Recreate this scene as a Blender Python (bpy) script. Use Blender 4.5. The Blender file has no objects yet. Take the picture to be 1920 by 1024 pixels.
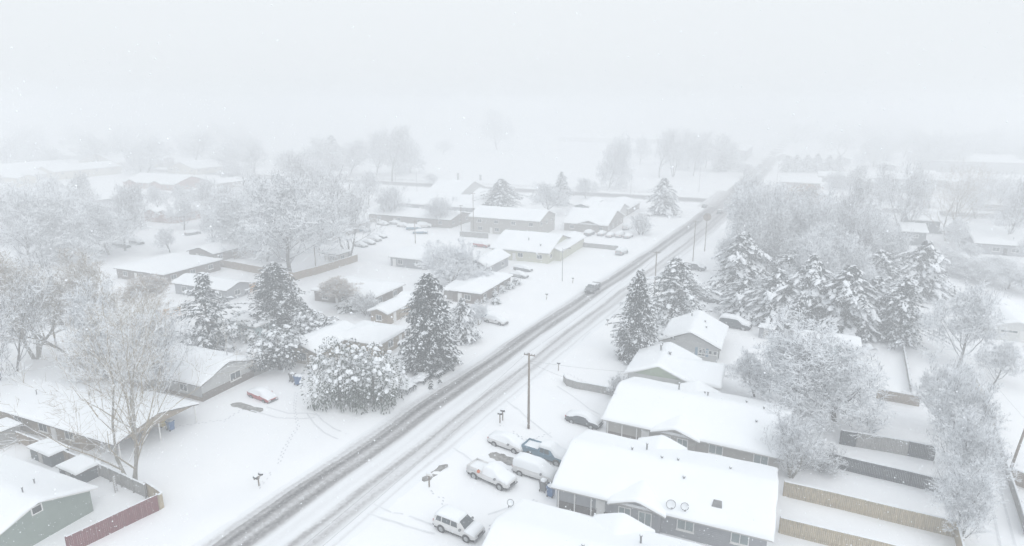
import bpy, bmesh, math, random
from mathutils import Vector, noise

# ------------------------------------------------------------------ frame
# World: X right, Y forward, Z up, metres. The drone hovers 40 m above the snow.
CAM_H, FPX, HORIZON = 40.0, 1200.0, 200.0
PITCH = math.atan((512 - HORIZON) / FPX)
SP, CP = math.sin(PITCH), math.cos(PITCH)
HAZE = .0043
YAW = math.radians(23.5)                       # the road runs 23.5 deg right of the view
RD = Vector((math.sin(YAW), math.cos(YAW), 0))  # along the road
PD = Vector((RD.y, -RD.x, 0))                   # across the road, to the right

def G(px, py, h=0.0):
    """point of the plane z=h seen at a place of the photo (survey of the photo)"""
    u, v = px - 960, py - 512
    dx, dy, dz = u, FPX * CP - v * SP, -(FPX * SP + v * CP)
    t = (CAM_H - h) / -dz
    return Vector((dx * t, dy * t, h))

def UV(u, v, h=0.0):
    p = PD * u + RD * v
    return Vector((p.x, p.y, h))

def to_uv(p):
    return (p.x * PD.x + p.y * PD.y, p.x * RD.x + p.y * RD.y)

def height_from(px, py, top):
    """height of an upright whose foot and top are at these rows"""
    g = G(px, py)
    lo, hi = 0.0, 60.0
    for _ in range(40):
        m = (lo + hi) / 2
        y, z = g.y, m - CAM_H
        row = 512 - FPX * (y * SP + z * CP) / (y * CP - z * SP)
        if row > top: lo = m
        else: hi = m
    return lo

def px_per_m(px, py):
    g = G(px, py)
    return FPX / (g.y * CP + CAM_H * SP)

# ------------------------------------------------------------------ road centre line (u at v)
ROAD = [(-60, -48.5), (0, -44.6), (37, -41.8), (61, -40.1), (91, -38.0), (136, -34.3), (192, -29.6), (256, -25.6), (330, -22.6), (420, -19.5), (540, -16.5), (900, -10), (1500, -2)]
def road_u(v):
    if v <= ROAD[0][0]: return ROAD[0][1]
    for i in range(len(ROAD) - 1):
        (v0, u0), (v1, u1) = ROAD[i], ROAD[i + 1]
        if v <= v1:
            m0 = (u1 - ROAD[i - 1][1]) / (v1 - ROAD[i - 1][0]) if i else (u1 - u0) / (v1 - v0)
            m1 = (ROAD[i + 2][1] - u0) / (ROAD[i + 2][0] - v0) if i + 2 < len(ROAD) else (u1 - u0) / (v1 - v0)
            t = (v - v0) / (v1 - v0); d = v1 - v0
            return (2*t**3 - 3*t*t + 1) * u0 + (t**3 - 2*t*t + t) * d * m0 + (-2*t**3 + 3*t*t) * u1 + (t**3 - t*t) * d * m1
    return ROAD[-1][1]
CROSS_V = 291.0

def gz(x, y):
    """height of the snow surface"""
    u, v = x * PD.x + y * PD.y, x * RD.x + y * RD.y
    z = 0.13 * noise.noise(Vector((x * .09, y * .09, 1.3))) + 0.05 * noise.noise(Vector((x * .3, y * .3, 7.7)))
    d = min(abs(u - road_u(v)) - 6.6, abs(v - CROSS_V) - 8.2)
    k = min(1.0, max(0.0, d / 3.0)); k = k * k * (3 - 2 * k)
    berm = .34 * math.exp(-((d - 1.6) / .9) ** 2) * (.6 + 1.1 * noise.noise(Vector((x * .3, y * .3, 3))))
    return (z + .05) * k + max(0, berm)

def on_ground(p):
    return Vector((p.x, p.y, gz(p.x, p.y)))

# ------------------------------------------------------------------ materials
def new_mat(name):
    m = bpy.data.materials.new(name); m.use_nodes = True
    nt = m.node_tree
    return m, nt, nt.nodes['Principled BSDF']

def setin(node, key, val):
    if key in node.inputs: node.inputs[key].default_value = val

def mat(name, col, rough=.85, var=.25, scale=2.0, bump=0.0, metal=0.0, spec=.3, stretch=(1, 1, 1), col2=None):
    m, nt, b = new_mat(name)
    N = nt.nodes.new; L = nt.links.new
    tc = N('ShaderNodeTexCoord'); mp = N('ShaderNodeMapping'); mp.inputs['Scale'].default_value = stretch
    nz = N('ShaderNodeTexNoise'); nz.inputs['Scale'].default_value = scale; nz.inputs['Detail'].default_value = 5
    rp = N('ShaderNodeValToRGB')
    c2 = col2 or tuple(min(1, c * (1 + var)) for c in col)
    c1 = tuple(c * (1 - var) for c in col) if not col2 else col
    rp.color_ramp.elements[0].position = .3; rp.color_ramp.elements[1].position = .7
    rp.color_ramp.elements[0].color = (*c1, 1); rp.color_ramp.elements[1].color = (*c2, 1)
    L(tc.outputs['Object'], mp.inputs['Vector']); L(mp.outputs[0], nz.inputs['Vector'])
    L(nz.outputs['Fac'], rp.inputs[0]); L(rp.outputs[0], b.inputs['Base Color'])
    b.inputs['Roughness'].default_value = rough; b.inputs['Metallic'].default_value = metal
    setin(b, 'Specular IOR Level', spec)
    if bump:
        bp = N('ShaderNodeBump'); bp.inputs['Strength'].default_value = bump; bp.inputs['Distance'].default_value = .05
        L(nz.outputs['Fac'], bp.inputs['Height']); L(bp.outputs[0], b.inputs['Normal'])
    return m

def snow_mat(name, col=(.86, .885, .915), bump=.35, big=.5):
    m, nt, b = new_mat(name)
    N = nt.nodes.new; L = nt.links.new
    tc = N('ShaderNodeTexCoord')
    n1 = N('ShaderNodeTexNoise'); n1.inputs['Scale'].default_value = 1.4; n1.inputs['Detail'].default_value = 6
    n2 = N('ShaderNodeTexNoise'); n2.inputs['Scale'].default_value = .13; n2.inputs['Detail'].default_value = 3
    L(tc.outputs['Object'], n1.inputs['Vector']); L(tc.outputs['Object'], n2.inputs['Vector'])
    ad = N('ShaderNodeMath'); ad.operation = 'MULTIPLY_ADD'; ad.inputs[1].default_value = .35
    L(n1.outputs['Fac'], ad.inputs[0]); L(n2.outputs['Fac'], ad.inputs[2])
    bp = N('ShaderNodeBump'); bp.inputs['Strength'].default_value = bump; bp.inputs['Distance'].default_value = .12
    L(ad.outputs[0], bp.inputs['Height']); L(bp.outputs[0], b.inputs['Normal'])
    rp = N('ShaderNodeValToRGB')
    rp.color_ramp.elements[0].position = .35; rp.color_ramp.elements[1].position = .65
    rp.color_ramp.elements[0].color = (col[0] * .965, col[1] * .97, col[2] * .98, 1); rp.color_ramp.elements[1].color = (*col, 1)
    L(n2.outputs['Fac'], rp.inputs[0]); L(rp.outputs[0], b.inputs['Base Color'])
    b.inputs['Roughness'].default_value = .95; setin(b, 'Specular IOR Level', .15)
    return m

def siding_mat(name, col, board=.2, vertical=False):
    m, nt, b = new_mat(name)
    N = nt.nodes.new; L = nt.links.new
    tc = N('ShaderNodeTexCoord'); sx = N('ShaderNodeSeparateXYZ'); L(tc.outputs['Object'], sx.inputs[0])
    src = sx.outputs['Z']
    if vertical:
        a = N('ShaderNodeMath'); a.operation = 'ADD'; L(sx.outputs['X'], a.inputs[0]); L(sx.outputs['Y'], a.inputs[1]); src = a.outputs[0]
    d = N('ShaderNodeMath'); d.operation = 'DIVIDE'; d.inputs[1].default_value = board; L(src, d.inputs[0])
    f = N('ShaderNodeMath'); f.operation = 'FRACT'; L(d.outputs[0], f.inputs[0])
    nz = N('ShaderNodeTexNoise'); nz.inputs['Scale'].default_value = 1.5; L(tc.outputs['Object'], nz.inputs['Vector'])
    rp = N('ShaderNodeValToRGB'); rp.color_ramp.elements[0].color = (*[c * .85 for c in col], 1); rp.color_ramp.elements[1].color = (*[min(1, c * 1.12) for c in col], 1)
    L(nz.outputs['Fac'], rp.inputs[0]); L(rp.outputs[0], b.inputs['Base Color'])
    bp = N('ShaderNodeBump'); bp.inputs['Strength'].default_value = .6; bp.inputs['Distance'].default_value = .03
    L(f.outputs[0], bp.inputs['Height']); L(bp.outputs[0], b.inputs['Normal'])
    b.inputs['Roughness'].default_value = .7
    return m

def brick_mat(name, c1, c2, mortar=(.3, .29, .28), scale=3.0):
    m, nt, b = new_mat(name)
    N = nt.nodes.new; L = nt.links.new
    tc = N('ShaderNodeTexCoord'); sx = N('ShaderNodeSeparateXYZ'); L(tc.outputs['Object'], sx.inputs[0])
    a = N('ShaderNodeMath'); a.operation = 'ADD'; L(sx.outputs['X'], a.inputs[0]); L(sx.outputs['Y'], a.inputs[1])
    cx = N('ShaderNodeCombineXYZ'); L(a.outputs[0], cx.inputs['X']); L(sx.outputs['Z'], cx.inputs['Y'])
    br = N('ShaderNodeTexBrick'); br.inputs['Scale'].default_value = scale
    br.inputs['Color1'].default_value = (*c1, 1); br.inputs['Color2'].default_value = (*c2, 1); br.inputs['Mortar'].default_value = (*mortar, 1)
    br.inputs['Mortar Size'].default_value = .015
    L(cx.outputs[0], br.inputs['Vector']); L(br.outputs['Color'], b.inputs['Base Color'])
    b.inputs['Roughness'].default_value = .9
    return m

M = {}
M['snow'] = snow_mat('snow', (.90, .915, .935), bump=.22)
M['roof_snow'] = snow_mat('roof_snow', (.875, .90, .925), bump=.3)
M['tree_snow'] = mat('tree_snow', (.82, .85, .885), .95, .05, 3, spec=.1)
M['bark'] = mat('bark', (.115, .105, .098), .95, .3, 6, .3)
M['bark_pale'] = mat('bark_pale', (.25, .235, .21), .95, .3, 6, .3)
M['twig_grey'] = mat('twig_grey', (.20, .20, .205), .95, .25, 3)
M['twig_pale'] = mat('twig_pale', (.26, .265, .275), .95, .2, 3)
M['twig_brown'] = mat('twig_brown', (.40, .33, .265), .95, .2, 3)
M['twig_tan'] = mat('twig_tan', (.30, .255, .19), .95, .25, 3)
M['frost'] = mat('frost', (.66, .68, .71), .95, .06, 3, spec=.1)
M['needle'] = mat('needle', (.024, .034, .038), .9, .45, 1.2, spec=.2)
M['needle_green'] = mat('needle_green', (.05, .068, .05), .9, .4, 1.2, spec=.2)
M['needle_blue'] = mat('needle_blue', (.036, .05, .056), .9, .4, 1.2, spec=.2)
M['rust_leaf'] = mat('rust_leaf', (.26, .15, .09), .9, .4, 2)
M['fascia'] = mat('fascia', (.42, .41, .40), .7, .1)
M['fascia_dark'] = mat('fascia_dark', (.12, .11, .105), .8, .15)
M['fascia_white'] = mat('fascia_white', (.7, .7, .69), .6, .06)
M['glass'] = mat('glass', (.05, .065, .075), .12, .2, 1, spec=.6)
M['glass_pale'] = mat('glass_pale', (.22, .27, .28), .15, .2, 1, spec=.6)
M['white_paint'] = mat('white_paint', (.72, .72, .71), .6, .06)
M['black'] = mat('black', (.02, .02, .022), .6, .3)
M['rubber'] = mat('rubber', (.022, .022, .023), .85, .3)
M['steel'] = mat('steel', (.42, .43, .44), .45, .1, metal=.7)
M['galv'] = mat('galv', (.2, .205, .21), .6, .15, metal=.3)
M['wood_pole'] = mat('wood_pole', (.19, .15, .12), .95, .3, 3, .4, stretch=(4, 4, .4))
M['fence_tan'] = mat('fence_tan', (.36, .30, .205), .9, .28, 3, .3, stretch=(3, 3, .5))
M['fence_grey'] = mat('fence_grey', (.29, .285, .275), .9, .25, 3, .3, stretch=(3, 3, .5))
M['fence_brown'] = mat('fence_brown', (.27, .215, .165), .9, .25, 3, .3, stretch=(3, 3, .5))
M['fence_red'] = mat('fence_red', (.155, .042, .048), .85, .22, 3, .2, stretch=(3, 3, .5))
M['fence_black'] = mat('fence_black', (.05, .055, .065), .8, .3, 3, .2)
M['fence_orange'] = mat('fence_orange', (.50, .29, .14), .9, .2, 3, .3, stretch=(3, 3, .5))
M['sage'] = siding_mat('sage', (.215, .265, .235), .22)
M['greige'] = siding_mat('greige', (.345, .33, .305), .2)
M['blue_grey'] = siding_mat('blue_grey', (.285, .295, .315), .2)
M['pale_grey'] = siding_mat('pale_grey', (.46, .465, .46), .2)
M['mint'] = siding_mat('mint', (.36, .43, .32), .2)
M['white_siding'] = siding_mat('white_siding', (.62, .63, .62), .2)
M['aqua'] = siding_mat('aqua', (.42, .52, .54), .2)
M['cream'] = siding_mat('cream', (.56, .52, .43), .2)
M['butter'] = siding_mat('butter', (.50, .50, .40), .2)
M['taupe'] = siding_mat('taupe', (.25, .225, .205), .2)
M['dark_wall'] = siding_mat('dark_wall', (.07, .085, .095), .2)
M['tan_brick'] = brick_mat('tan_brick', (.30, .235, .16), (.24, .18, .12))
M['red_brick'] = brick_mat('red_brick', (.30, .14, .10), (.24, .105, .08))
M['brown_brick'] = brick_mat('brown_brick', (.125, .10, .088), (.165, .13, .11), (.2, .19, .18))
M['dark_brick'] = brick_mat('dark_brick', (.07, .062, .06), (.11, .095, .09), (.2, .19, .18))
M['shutter_blue'] = mat('shutter_blue', (.17, .27, .36), .7, .1)
M['bin_blue'] = mat('bin_blue', (.03, .11, .27), .6, .1)
M['bin_grey'] = mat('bin_grey', (.15, .15, .155), .7, .1)
M['bin_yellow'] = mat('bin_yellow', (.50, .38, .08), .7, .1)
M['orange'] = mat('orange', (.55, .13, .04), .7, .1)
M['car_white'] = mat('car_white', (.66, .66, .66), .3, .04, spec=.5)
M['car_silver'] = mat('car_silver', (.40, .41, .42), .3, .05, spec=.5)
M['car_red'] = mat('car_red', (.36, .035, .04), .35, .1, spec=.5)
M['car_blue'] = mat('car_blue', (.05, .15, .23), .35, .1, spec=.5)
M['car_dark'] = mat('car_dark', (.045, .055, .065), .35, .15, spec=.5)
M['car_grey'] = mat('car_grey', (.15, .155, .165), .35, .15, spec=.5)
M['lamp_red'] = mat('lamp_red', (.35, .02, .02), .3, .1)
M['lamp_amber'] = mat('lamp_amber', (.5, .22, .06), .3, .1)
M['lamp_clear'] = mat('lamp_clear', (.6, .62, .64), .2, .05)
M['stone'] = mat('stone', (.2, .195, .19), .9, .25, 3)
M['asphalt'] = mat('asphalt', (.12, .115, .11), .9, .35, 2.2, .3, col2=(.36, .35, .34))
M['trodden'] = mat('trodden', (.58, .60, .64), .95, .08, 2)
M['packed'] = mat('packed', (.73, .75, .78), .95, .05, 1.2)

# ------------------------------------------------------------------ mesh builder
class MB:
    def __init__(s): s.v = []; s.f = []; s.m = []
    def add(s, vs, fs, mi=0):
        o = len(s.v); s.v.extend(vs)
        for f in fs: s.f.append(tuple(i + o for i in f)); s.m.append(mi)
    def box(s, x0, x1, y0, y1, z0, z1, mi=0, T=None):
        vs = [(x, y, z) for z in (z0, z1) for y in (y0, y1) for x in (x0, x1)]
        if T: vs = [tuple(T(*p)) for p in vs]
        s.add(vs, [(0, 2, 3, 1), (4, 5, 7, 6), (0, 1, 5, 4), (2, 6, 7, 3), (0, 4, 6, 2), (1, 3, 7, 5)], mi)
    def prism(s, poly, h0, h1, mi=0, T=None):
        """poly: 2-D outline, extruded h0..h1; T(p, q, h) gives the point"""
        n = len(poly)
        vs = [T(p, q, h) for h in (h0, h1) for p, q in poly]
        fs = [tuple(range(n)), tuple(range(2 * n - 1, n - 1, -1))] + [(i, (i + 1) % n, n + (i + 1) % n, n + i) for i in range(n)]
        s.add([tuple(p) for p in vs], fs, mi)
    def tube(s, pts, rad, sides=6, mi=0, cap=True):
        pts = [Vector(p) for p in pts]; n = len(pts); o = len(s.v)
        for i, p in enumerate(pts):
            d = (pts[min(i + 1, n - 1)] - pts[max(i - 1, 0)])
            if d.length < 1e-9: d = Vector((0, 0, 1))
            d.normalize()
            up = Vector((0, 0, 1)) - d * d.z
            if up.length < .05: up = Vector((1, 0, 0)) - d * d.x
            up.normalize(); si = d.cross(up)
            r = rad[i] if isinstance(rad, (list, tuple)) else rad
            for k in range(sides):
                a = math.pi / 2 + 2 * math.pi * k / sides
                s.v.append(tuple(p + up * (math.sin(a) * r) + si * (math.cos(a) * r)))
        for i in range(n - 1):
            for k in range(sides):
                k2 = (k + 1) % sides
                s.f.append((o + i * sides + k, o + i * sides + k2, o + (i + 1) * sides + k2, o + (i + 1) * sides + k)); s.m.append(mi)
        if cap and sides > 2:
            s.f.append(tuple(o + k for k in range(sides))); s.m.append(mi)
            s.f.append(tuple(o + (n - 1) * sides + k for k in reversed(range(sides)))); s.m.append(mi)
    def cyl(s, c, r, h, sides=12, mi=0, r2=None):
        s.tube([c, (c[0], c[1], c[2] + h)], [r, r if r2 is None else r2], sides, mi)
    def disc_x(s, c, r, w, sides=14, mi=0):
        s.tube([(c[0], c[1] - w / 2, c[2]), (c[0], c[1] + w / 2, c[2])], r, sides, mi)
    def pad(s, c, rx, ry, h, ang, rng, mi=0, slope=(0, 0)):
        """a small dome of snow"""
        ca, sa = math.cos(ang), math.sin(ang); o = len(s.v); n = 6
        for k, (f, z) in enumerate(((1.0, -.12), (.72, .62))):
            for i in range(n):
                a = 2 * math.pi * i / n + k * .3; j = rng.uniform(.78, 1.2) * f
                x, y = math.cos(a) * rx * j, math.sin(a) * ry * j
                X, Y = x * ca - y * sa, x * sa + y * ca
                s.v.append((c[0] + X, c[1] + Y, c[2] + h * z * rng.uniform(.8, 1.15) + slope[0] * x))
        s.v.append((c[0], c[1], c[2] + h))
        for i in range(n):
            j = (i + 1) % n
            s.f.append((o + i, o + j, o + n + j, o + n + i)); s.m.append(mi)
            s.f.append((o + n + i, o + n + j, o + 2 * n)); s.m.append(mi)
    def data(s, name, mats, smooth=False, recalc=False):
        me = bpy.data.meshes.new(name)
        me.from_pydata(s.v, [], s.f)
        for m in mats: me.materials.append(M[m] if isinstance(m, str) else m)
        if len(mats) > 1: me.polygons.foreach_set('material_index', s.m)
        if smooth: me.polygons.foreach_set('use_smooth', [True] * len(s.f))
        if recalc:
            bm = bmesh.new(); bm.from_mesh(me); bmesh.ops.recalc_face_normals(bm, faces=bm.faces); bm.to_mesh(me); bm.free()
        me.update()
        return me
    def build(s, name, mats, parent=None, smooth=False, recalc=True, loc=None):
        if not isinstance(mats, (list, tuple)): mats = [mats]
        o = bpy.data.objects.new(name, s.data(name, mats, smooth, recalc))
        bpy.context.scene.collection.objects.link(o)
        if parent is not None: o.parent = parent
        if loc is not None: o.location = loc
        return o

LINK = bpy.context.scene.collection.objects.link
def tag(o, label=None, cat=None, group=None, kind=None):
    if label: o['label'] = label
    if cat: o['category'] = cat
    if group: o['group'] = group
    if kind: o['kind'] = kind
    return o
def thing(name, label, cat, loc=(0, 0, 0), rz=0, group=None):
    o = bpy.data.objects.new(name, None); LINK(o); o.location = loc; o.rotation_euler = (0, 0, rz); o.empty_display_size = .3
    return tag(o, label, cat, group)
def copy_tree(o, loc=None, rz=None, label=None, group=None, scale=None):
    """a copy of a thing with copies of its parts and their sub-parts"""
    c = o.copy(); LINK(c)
    if loc is not None: c.location = loc
    if rz is not None: c.rotation_euler = (0, 0, rz)
    if scale is not None: c.scale = scale
    if label: c['label'] = label
    if group: c['group'] = group
    elif 'group' in c.keys(): del c['group']
    for ch in o.children:
        d = ch.copy(); LINK(d); d.parent = c
        for g in ch.children:
            e = g.copy(); LINK(e); e.parent = d
    return c
def heading(deg):
    """rotation whose local +X runs deg to the right of the road's direction (0 away, 90 right)"""
    a = math.radians(deg); d = RD * math.cos(a) + PD * math.sin(a)
    return math.atan2(d.y, d.x)
# ------------------------------------------------------------------ trees
def snow_faces(mb, snow_index, thresh, rng, prob=1.0, base=0):
    """snow lies on faces that look up"""
    v = mb.v
    for i, f in enumerate(mb.f):
        if mb.m[i] != base: continue
        a, b, c = Vector(v[f[0]]), Vector(v[f[1]]), Vector(v[f[2]])
        n = (b - a).cross(c - a)
        if n.length < 1e-12: continue
        if -n.z / n.length > thresh and rng.random() < prob: mb.m[i] = snow_index

def fit(mbs, H, W):
    vs = [p for mb in mbs for p in mb.v]
    zs = sorted(p[2] for p in vs); zt = zs[int(len(zs) * .998)]
    rs = sorted(math.hypot(p[0], p[1]) for p in vs); rt = rs[int(len(rs) * .95)]
    kz, kr = H / zt, (W / 2) / rt
    for mb in mbs: mb.v = [(p[0] * kr, p[1] * kr, p[2] * kz) for p in mb.v]

def bare_tree(seed, H=10.0, W=8.0, stems=1, trunk=.22, mains=8, kids=(8, 8, 5), up=.25, ang=(35, 60), twig=.02, wander=.18, tilt=.12, curve=0.0, reach=(.5, .75), kid_len=(.36, .6), trunk_len=.8, thick=1.0):
    """bare snow-laden tree: returns (trunk builder, crown builder)"""
    rng = random.Random(seed)
    tk, cr = MB(), MB()
    def grow(p, d, ln, r, lev):
        n = 4 if lev <= 1 else (3 if lev == 2 else 2)
        pts = [p.copy()]; rad = [r]; dd = d.copy(); q = p.copy(); dirs = [dd.copy()]
        for i in range(n):
            dd = dd + Vector((rng.gauss(0, wander), rng.gauss(0, wander), rng.gauss(0, wander * .7) + up * (.5 if lev < 3 else .2)))
            if curve and lev >= 2: dd.z -= curve
            dd.normalize(); q = q + dd * (ln / n)
            pts.append(q.copy()); rad.append(max(r * (1 - .75 * (i + 1) / n), twig * .6)); dirs.append(dd.copy())
        (tk if lev == 0 else cr).tube(pts, rad, 6 if lev == 0 else (5 if lev == 1 else 3), 0, cap=lev < 1)
        if lev > len(kids): return
        cnt = mains if lev == 0 else kids[lev - 1]
        for k in range(cnt):
            if lev == 0: t = trunk + (1 - trunk) * ((k + rng.random() * .6) / cnt)
            else: t = .18 + .82 * rng.random()
            f = min(t, .999) * n; i = min(int(f), n - 1); pos = pts[i].lerp(pts[i + 1], f - i); dr = dirs[min(i + 1, n)]
            a = math.radians(rng.uniform(*ang)) * (1.0 if lev else (1.2 - .7 * t))
            az = rng.random() * 2 * math.pi if lev else (k * 2.4 + rng.uniform(-.5, .5))
            px = dr.orthogonal().normalized(); py = dr.cross(px)
            nd = dr * math.cos(a) + (px * math.cos(az) + py * math.sin(az)) * math.sin(a)
            if lev and nd.z < -.3: nd.z *= .4
            nd.normalize()
            l2 = ln * (rng.uniform(*reach) if lev == 0 else rng.uniform(*kid_len)) * (1.15 - .45 * t)
            grow(pos, nd, l2, max(rad[i] * (.5 if lev < 2 else .42), twig), lev + 1)
    for s in range(stems):
        a = 2 * math.pi * s / max(stems, 1) + rng.random()
        t = tilt * (2.2 if stems > 1 else 1)
        grow(Vector((math.cos(a) * .25 * (stems > 1), math.sin(a) * .25 * (stems > 1), -.2)), Vector((math.cos(a) * t, math.sin(a) * t, 1)).normalized(), H * trunk_len * rng.uniform(.85, 1.05), H * (.022 if stems == 1 else .016) * thick, 0)
    fit([tk, cr], H, W)
    return tk, cr

def leafy(mb, p, d, ln, w, rng, mi, droop=.25, snow=0.0):
    """one spray of needles: a bent blade of two quads, some with snow lying on it"""
    d = d.normalized(); s = d.cross(Vector((0, 0, 1)))
    if snow and rng.random() < snow:
        leafy(mb, p + Vector((0, 0, .035)) + d * ln * .12, d + Vector((0, 0, .05)), ln * rng.uniform(.75, 1.05), w * rng.uniform(.8, 1.25), rng, 1, droop * .8)
    if s.length < .1: s = Vector((1, 0, 0))
    s.normalize(); s = (s + Vector((0, 0, rng.uniform(-.5, .5)))).normalized() * w
    m = p + d * ln * .5; e = p + d * ln + Vector((0, 0, -droop * ln))
    mb.add([tuple(p - s * .35), tuple(p + s * .35), tuple(m + s), tuple(m - s), tuple(e + s * .25), tuple(e - s * .25)], [(0, 1, 2, 3), (3, 2, 4, 5)], mi)

def conifer(seed, H=14.0, W=8.0, prof=None, levels=22, nb=9, droop=.35, rise=.25, sprays=7, blade=.42, snow=.55, fill=500, padsize=.34, base=.05, lump=.25, dust=.3):
    rng = random.Random(seed)
    tk, cr = MB(), MB()
    prof = prof or (lambda t: (1 - t) ** .8)
    tk.tube([(0, 0, -.3), (0, 0, H * .5), (0, 0, H * .98)], [H * .02, H * .012, .03], 7)
    for i in range(levels):
        t0 = i / (levels - 1)
        for k in range(nb):
            t = min(.995, max(0, t0 + rng.uniform(-.5, .5) / levels))
            z = H * (base + (1 - base) * t); a = rng.random() * 2 * math.pi
            nl = 1 + lump * noise.noise(Vector((math.cos(a) * 1.6 + seed, math.sin(a) * 1.6, t * 5)))*2
            r = W / 2 * prof(t) * rng.uniform(.72, 1.12) * nl
            r = max(r, .12)
            o = Vector((math.cos(a), math.sin(a), 0)); sd = Vector((-o.y, o.x, 0))
            P = lambda s: o * (r * s) + Vector((0, 0, z + rise * r * s - droop * r * s * s))
            cr.tube([P(0), P(.5), P(1)], [.05, .035, .015], 3, 0, cap=False)
            ns = max(2, int(sprays * (.35 + .65 * min(1, r / (W * .4)))))
            for j in range(ns):
                s = .28 + .72 * (j + rng.random()) / ns
                p = P(s); dn = (P(min(1, s + .1)) - P(s - .1)).normalized()
                for sg in (-1, 1):
                    d = dn * .55 + sd * sg * rng.uniform(.5, 1) + Vector((0, 0, rng.uniform(-.5, .12)))
                    leafy(cr, p, d, blade * rng.uniform(.8, 1.6), blade * rng.uniform(.22, .4), rng, 0, snow=dust * (.4 + .9 * s))
            leafy(cr, P(.92), o + Vector((0, 0, -.2)), blade * 1.2, blade * .35, rng, 0, snow=dust * 1.6)
            u = rng.random()
            if u < snow:
                for j in range(1 + (r > W * .15) + 2 * (r > W * .25)):
                    s = rng.uniform(.4, 1.04); p = P(s) + sd * rng.gauss(0, padsize * .7)
                    sz = padsize * (.35 + .95 * rng.random() ** 2) * (.55 + .45 * min(1, r / (W * .3)))
                    cr.pad((p.x, p.y, p.z + .03), sz * rng.uniform(1.0, 1.9), sz * rng.uniform(.5, .9), sz * .5, a + rng.gauss(0, .5), rng, 1, slope=((rise - 2 * droop * s) * .8, 0))
    for _ in range(fill):
        t = rng.random() ** 1.3; a = rng.random() * 6.283; r = W / 2 * prof(t) * math.sqrt(rng.random()) * .85
        p = Vector((math.cos(a) * r, math.sin(a) * r, H * (base + (1 - base) * t)))
        leafy(cr, p, Vector((math.cos(a), math.sin(a), rng.uniform(-.8, .3))), blade * 1.5, blade * .45, rng, 0)
    return tk, cr

def plume_bush(seed, H, W, n=16, per=150, blade=.26, dust=.3, puff=.42, stem=.0, cover=.55):
    """a mound of upright foliage plumes, each capped with puffs of snow"""
    rng = random.Random(seed); tk, cr = MB(), MB()
    tk.tube([(0, 0, -.3), (0, 0, H * .4), (0, 0, H * .7)], [H * .03, H * .02, .04], 7)
    for i in range(n):
        r = W * .40 * math.sqrt((i + .3) / n); a = i * 2.39996 + rng.uniform(-.25, .25)
        top = H * math.sqrt(max(.2, 1 - (r / (W * .52)) ** 2)) * rng.uniform(.86, 1.08)
        pr = W * rng.uniform(.13, .18); c = Vector((math.cos(a) * r, math.sin(a) * r, 0)); z0 = H * stem
        hh = (top - z0) / 2; zc = z0 + hh
        for k in range(per):
            u = rng.uniform(-.9, 1); b = rng.random() * 6.2832; q = math.sqrt(1 - u * u)
            nrm = Vector((math.cos(b) * q, math.sin(b) * q, u)); p = Vector((c.x + nrm.x * pr, c.y + nrm.y * pr, zc + u * hh))
            if p.z < .05: continue
            leafy(cr, p, nrm + Vector((0, 0, rng.uniform(-.3, .5))), blade * rng.uniform(.8, 1.5), blade * rng.uniform(.25, .42), rng, 0, .3, snow=dust * (.3 + max(0, u)))
        for k in range(int(15 * cover / .55)):
            u = rng.uniform(-.25, 1); b = rng.random() * 6.2832; q = math.sqrt(max(0, 1 - u * u)); s_ = puff * rng.uniform(.45, 1.1) * (.7 + .3 * max(0, u))
            cr.pad((c.x + math.cos(b) * q * pr * 1.08, c.y + math.sin(b) * q * pr * 1.08, zc + u * hh + .02), s_, s_ * rng.uniform(.65, .95), s_ * .75, b, rng, 1, slope=(-.35 * q, 0))
    return tk, cr

PROTO = {}
def proto(key, tk, cr, bark, leaf, snowm='tree_snow', H=10., W=8.):
    PROTO[key] = (tk.data('trunk', [bark, snowm], True), cr.data('crown', [leaf, snowm]), H, W)

def bare_proto(key, bark, leaf, thr=.2, prob=.9, snowm='tree_snow', **kw):
    tk, cr = bare_tree(**kw); r = random.Random(1)
    snow_faces(cr, 1, thr, r, prob); snow_faces(tk, 1, .55, r, 1)
    proto(key, tk, cr, bark, leaf, snowm, kw['H'], kw['W'])

rnd = lambda t: math.sqrt(max(.02, 1 - (2 * t - .75) ** 2 / 1.6))
# snow-laden round crown (the big one by the right-hand yards)
bare_proto('round_a', 'bark', 'twig_pale', thr=.05, prob=.95, seed=3, H=10, W=12, mains=20, kids=(11, 9, 6), up=.06, ang=(44, 78), twig=.028, trunk=.1, curve=.03, reach=(.66, .9), kid_len=(.4, .66), trunk_len=.66)
bare_proto('round_b', 'bark', 'twig_pale', thr=.1, prob=.92, seed=14, H=10, W=9, mains=17, kids=(10, 8, 5), up=.12, ang=(38, 70), twig=.028, trunk=.16, reach=(.55, .8), kid_len=(.4, .68), trunk_len=.75)
bare_proto('tall_a', 'bark', 'twig_grey', seed=25, H=16, W=9, mains=16, kids=(9, 8, 4), up=.2, ang=(32, 60), twig=.032, trunk=.2, kid_len=(.4, .66))
bare_proto('tall_b', 'bark', 'twig_grey', seed=36, H=16, W=13, stems=3, mains=10, kids=(8, 7, 4), up=.16, ang=(34, 62), twig=.034, trunk=.25, kid_len=(.4, .66), tilt=.12)
bare_proto('vase', 'bark_pale', 'twig_pale', thr=.1, seed=47, H=11, W=7, stems=5, mains=8, kids=(7, 7, 4), up=.38, ang=(26, 50), twig=.022, trunk=.1, kid_len=(.4, .65))
bare_proto('column', 'bark', 'twig_pale', thr=.05, prob=.95, seed=58, H=13, W=6.5, stems=2, mains=15, kids=(8, 7, 5), up=.34, ang=(32, 60), twig=.026, trunk=.05, kid_len=(.42, .68), tilt=.06, reach=(.4, .65))
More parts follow.
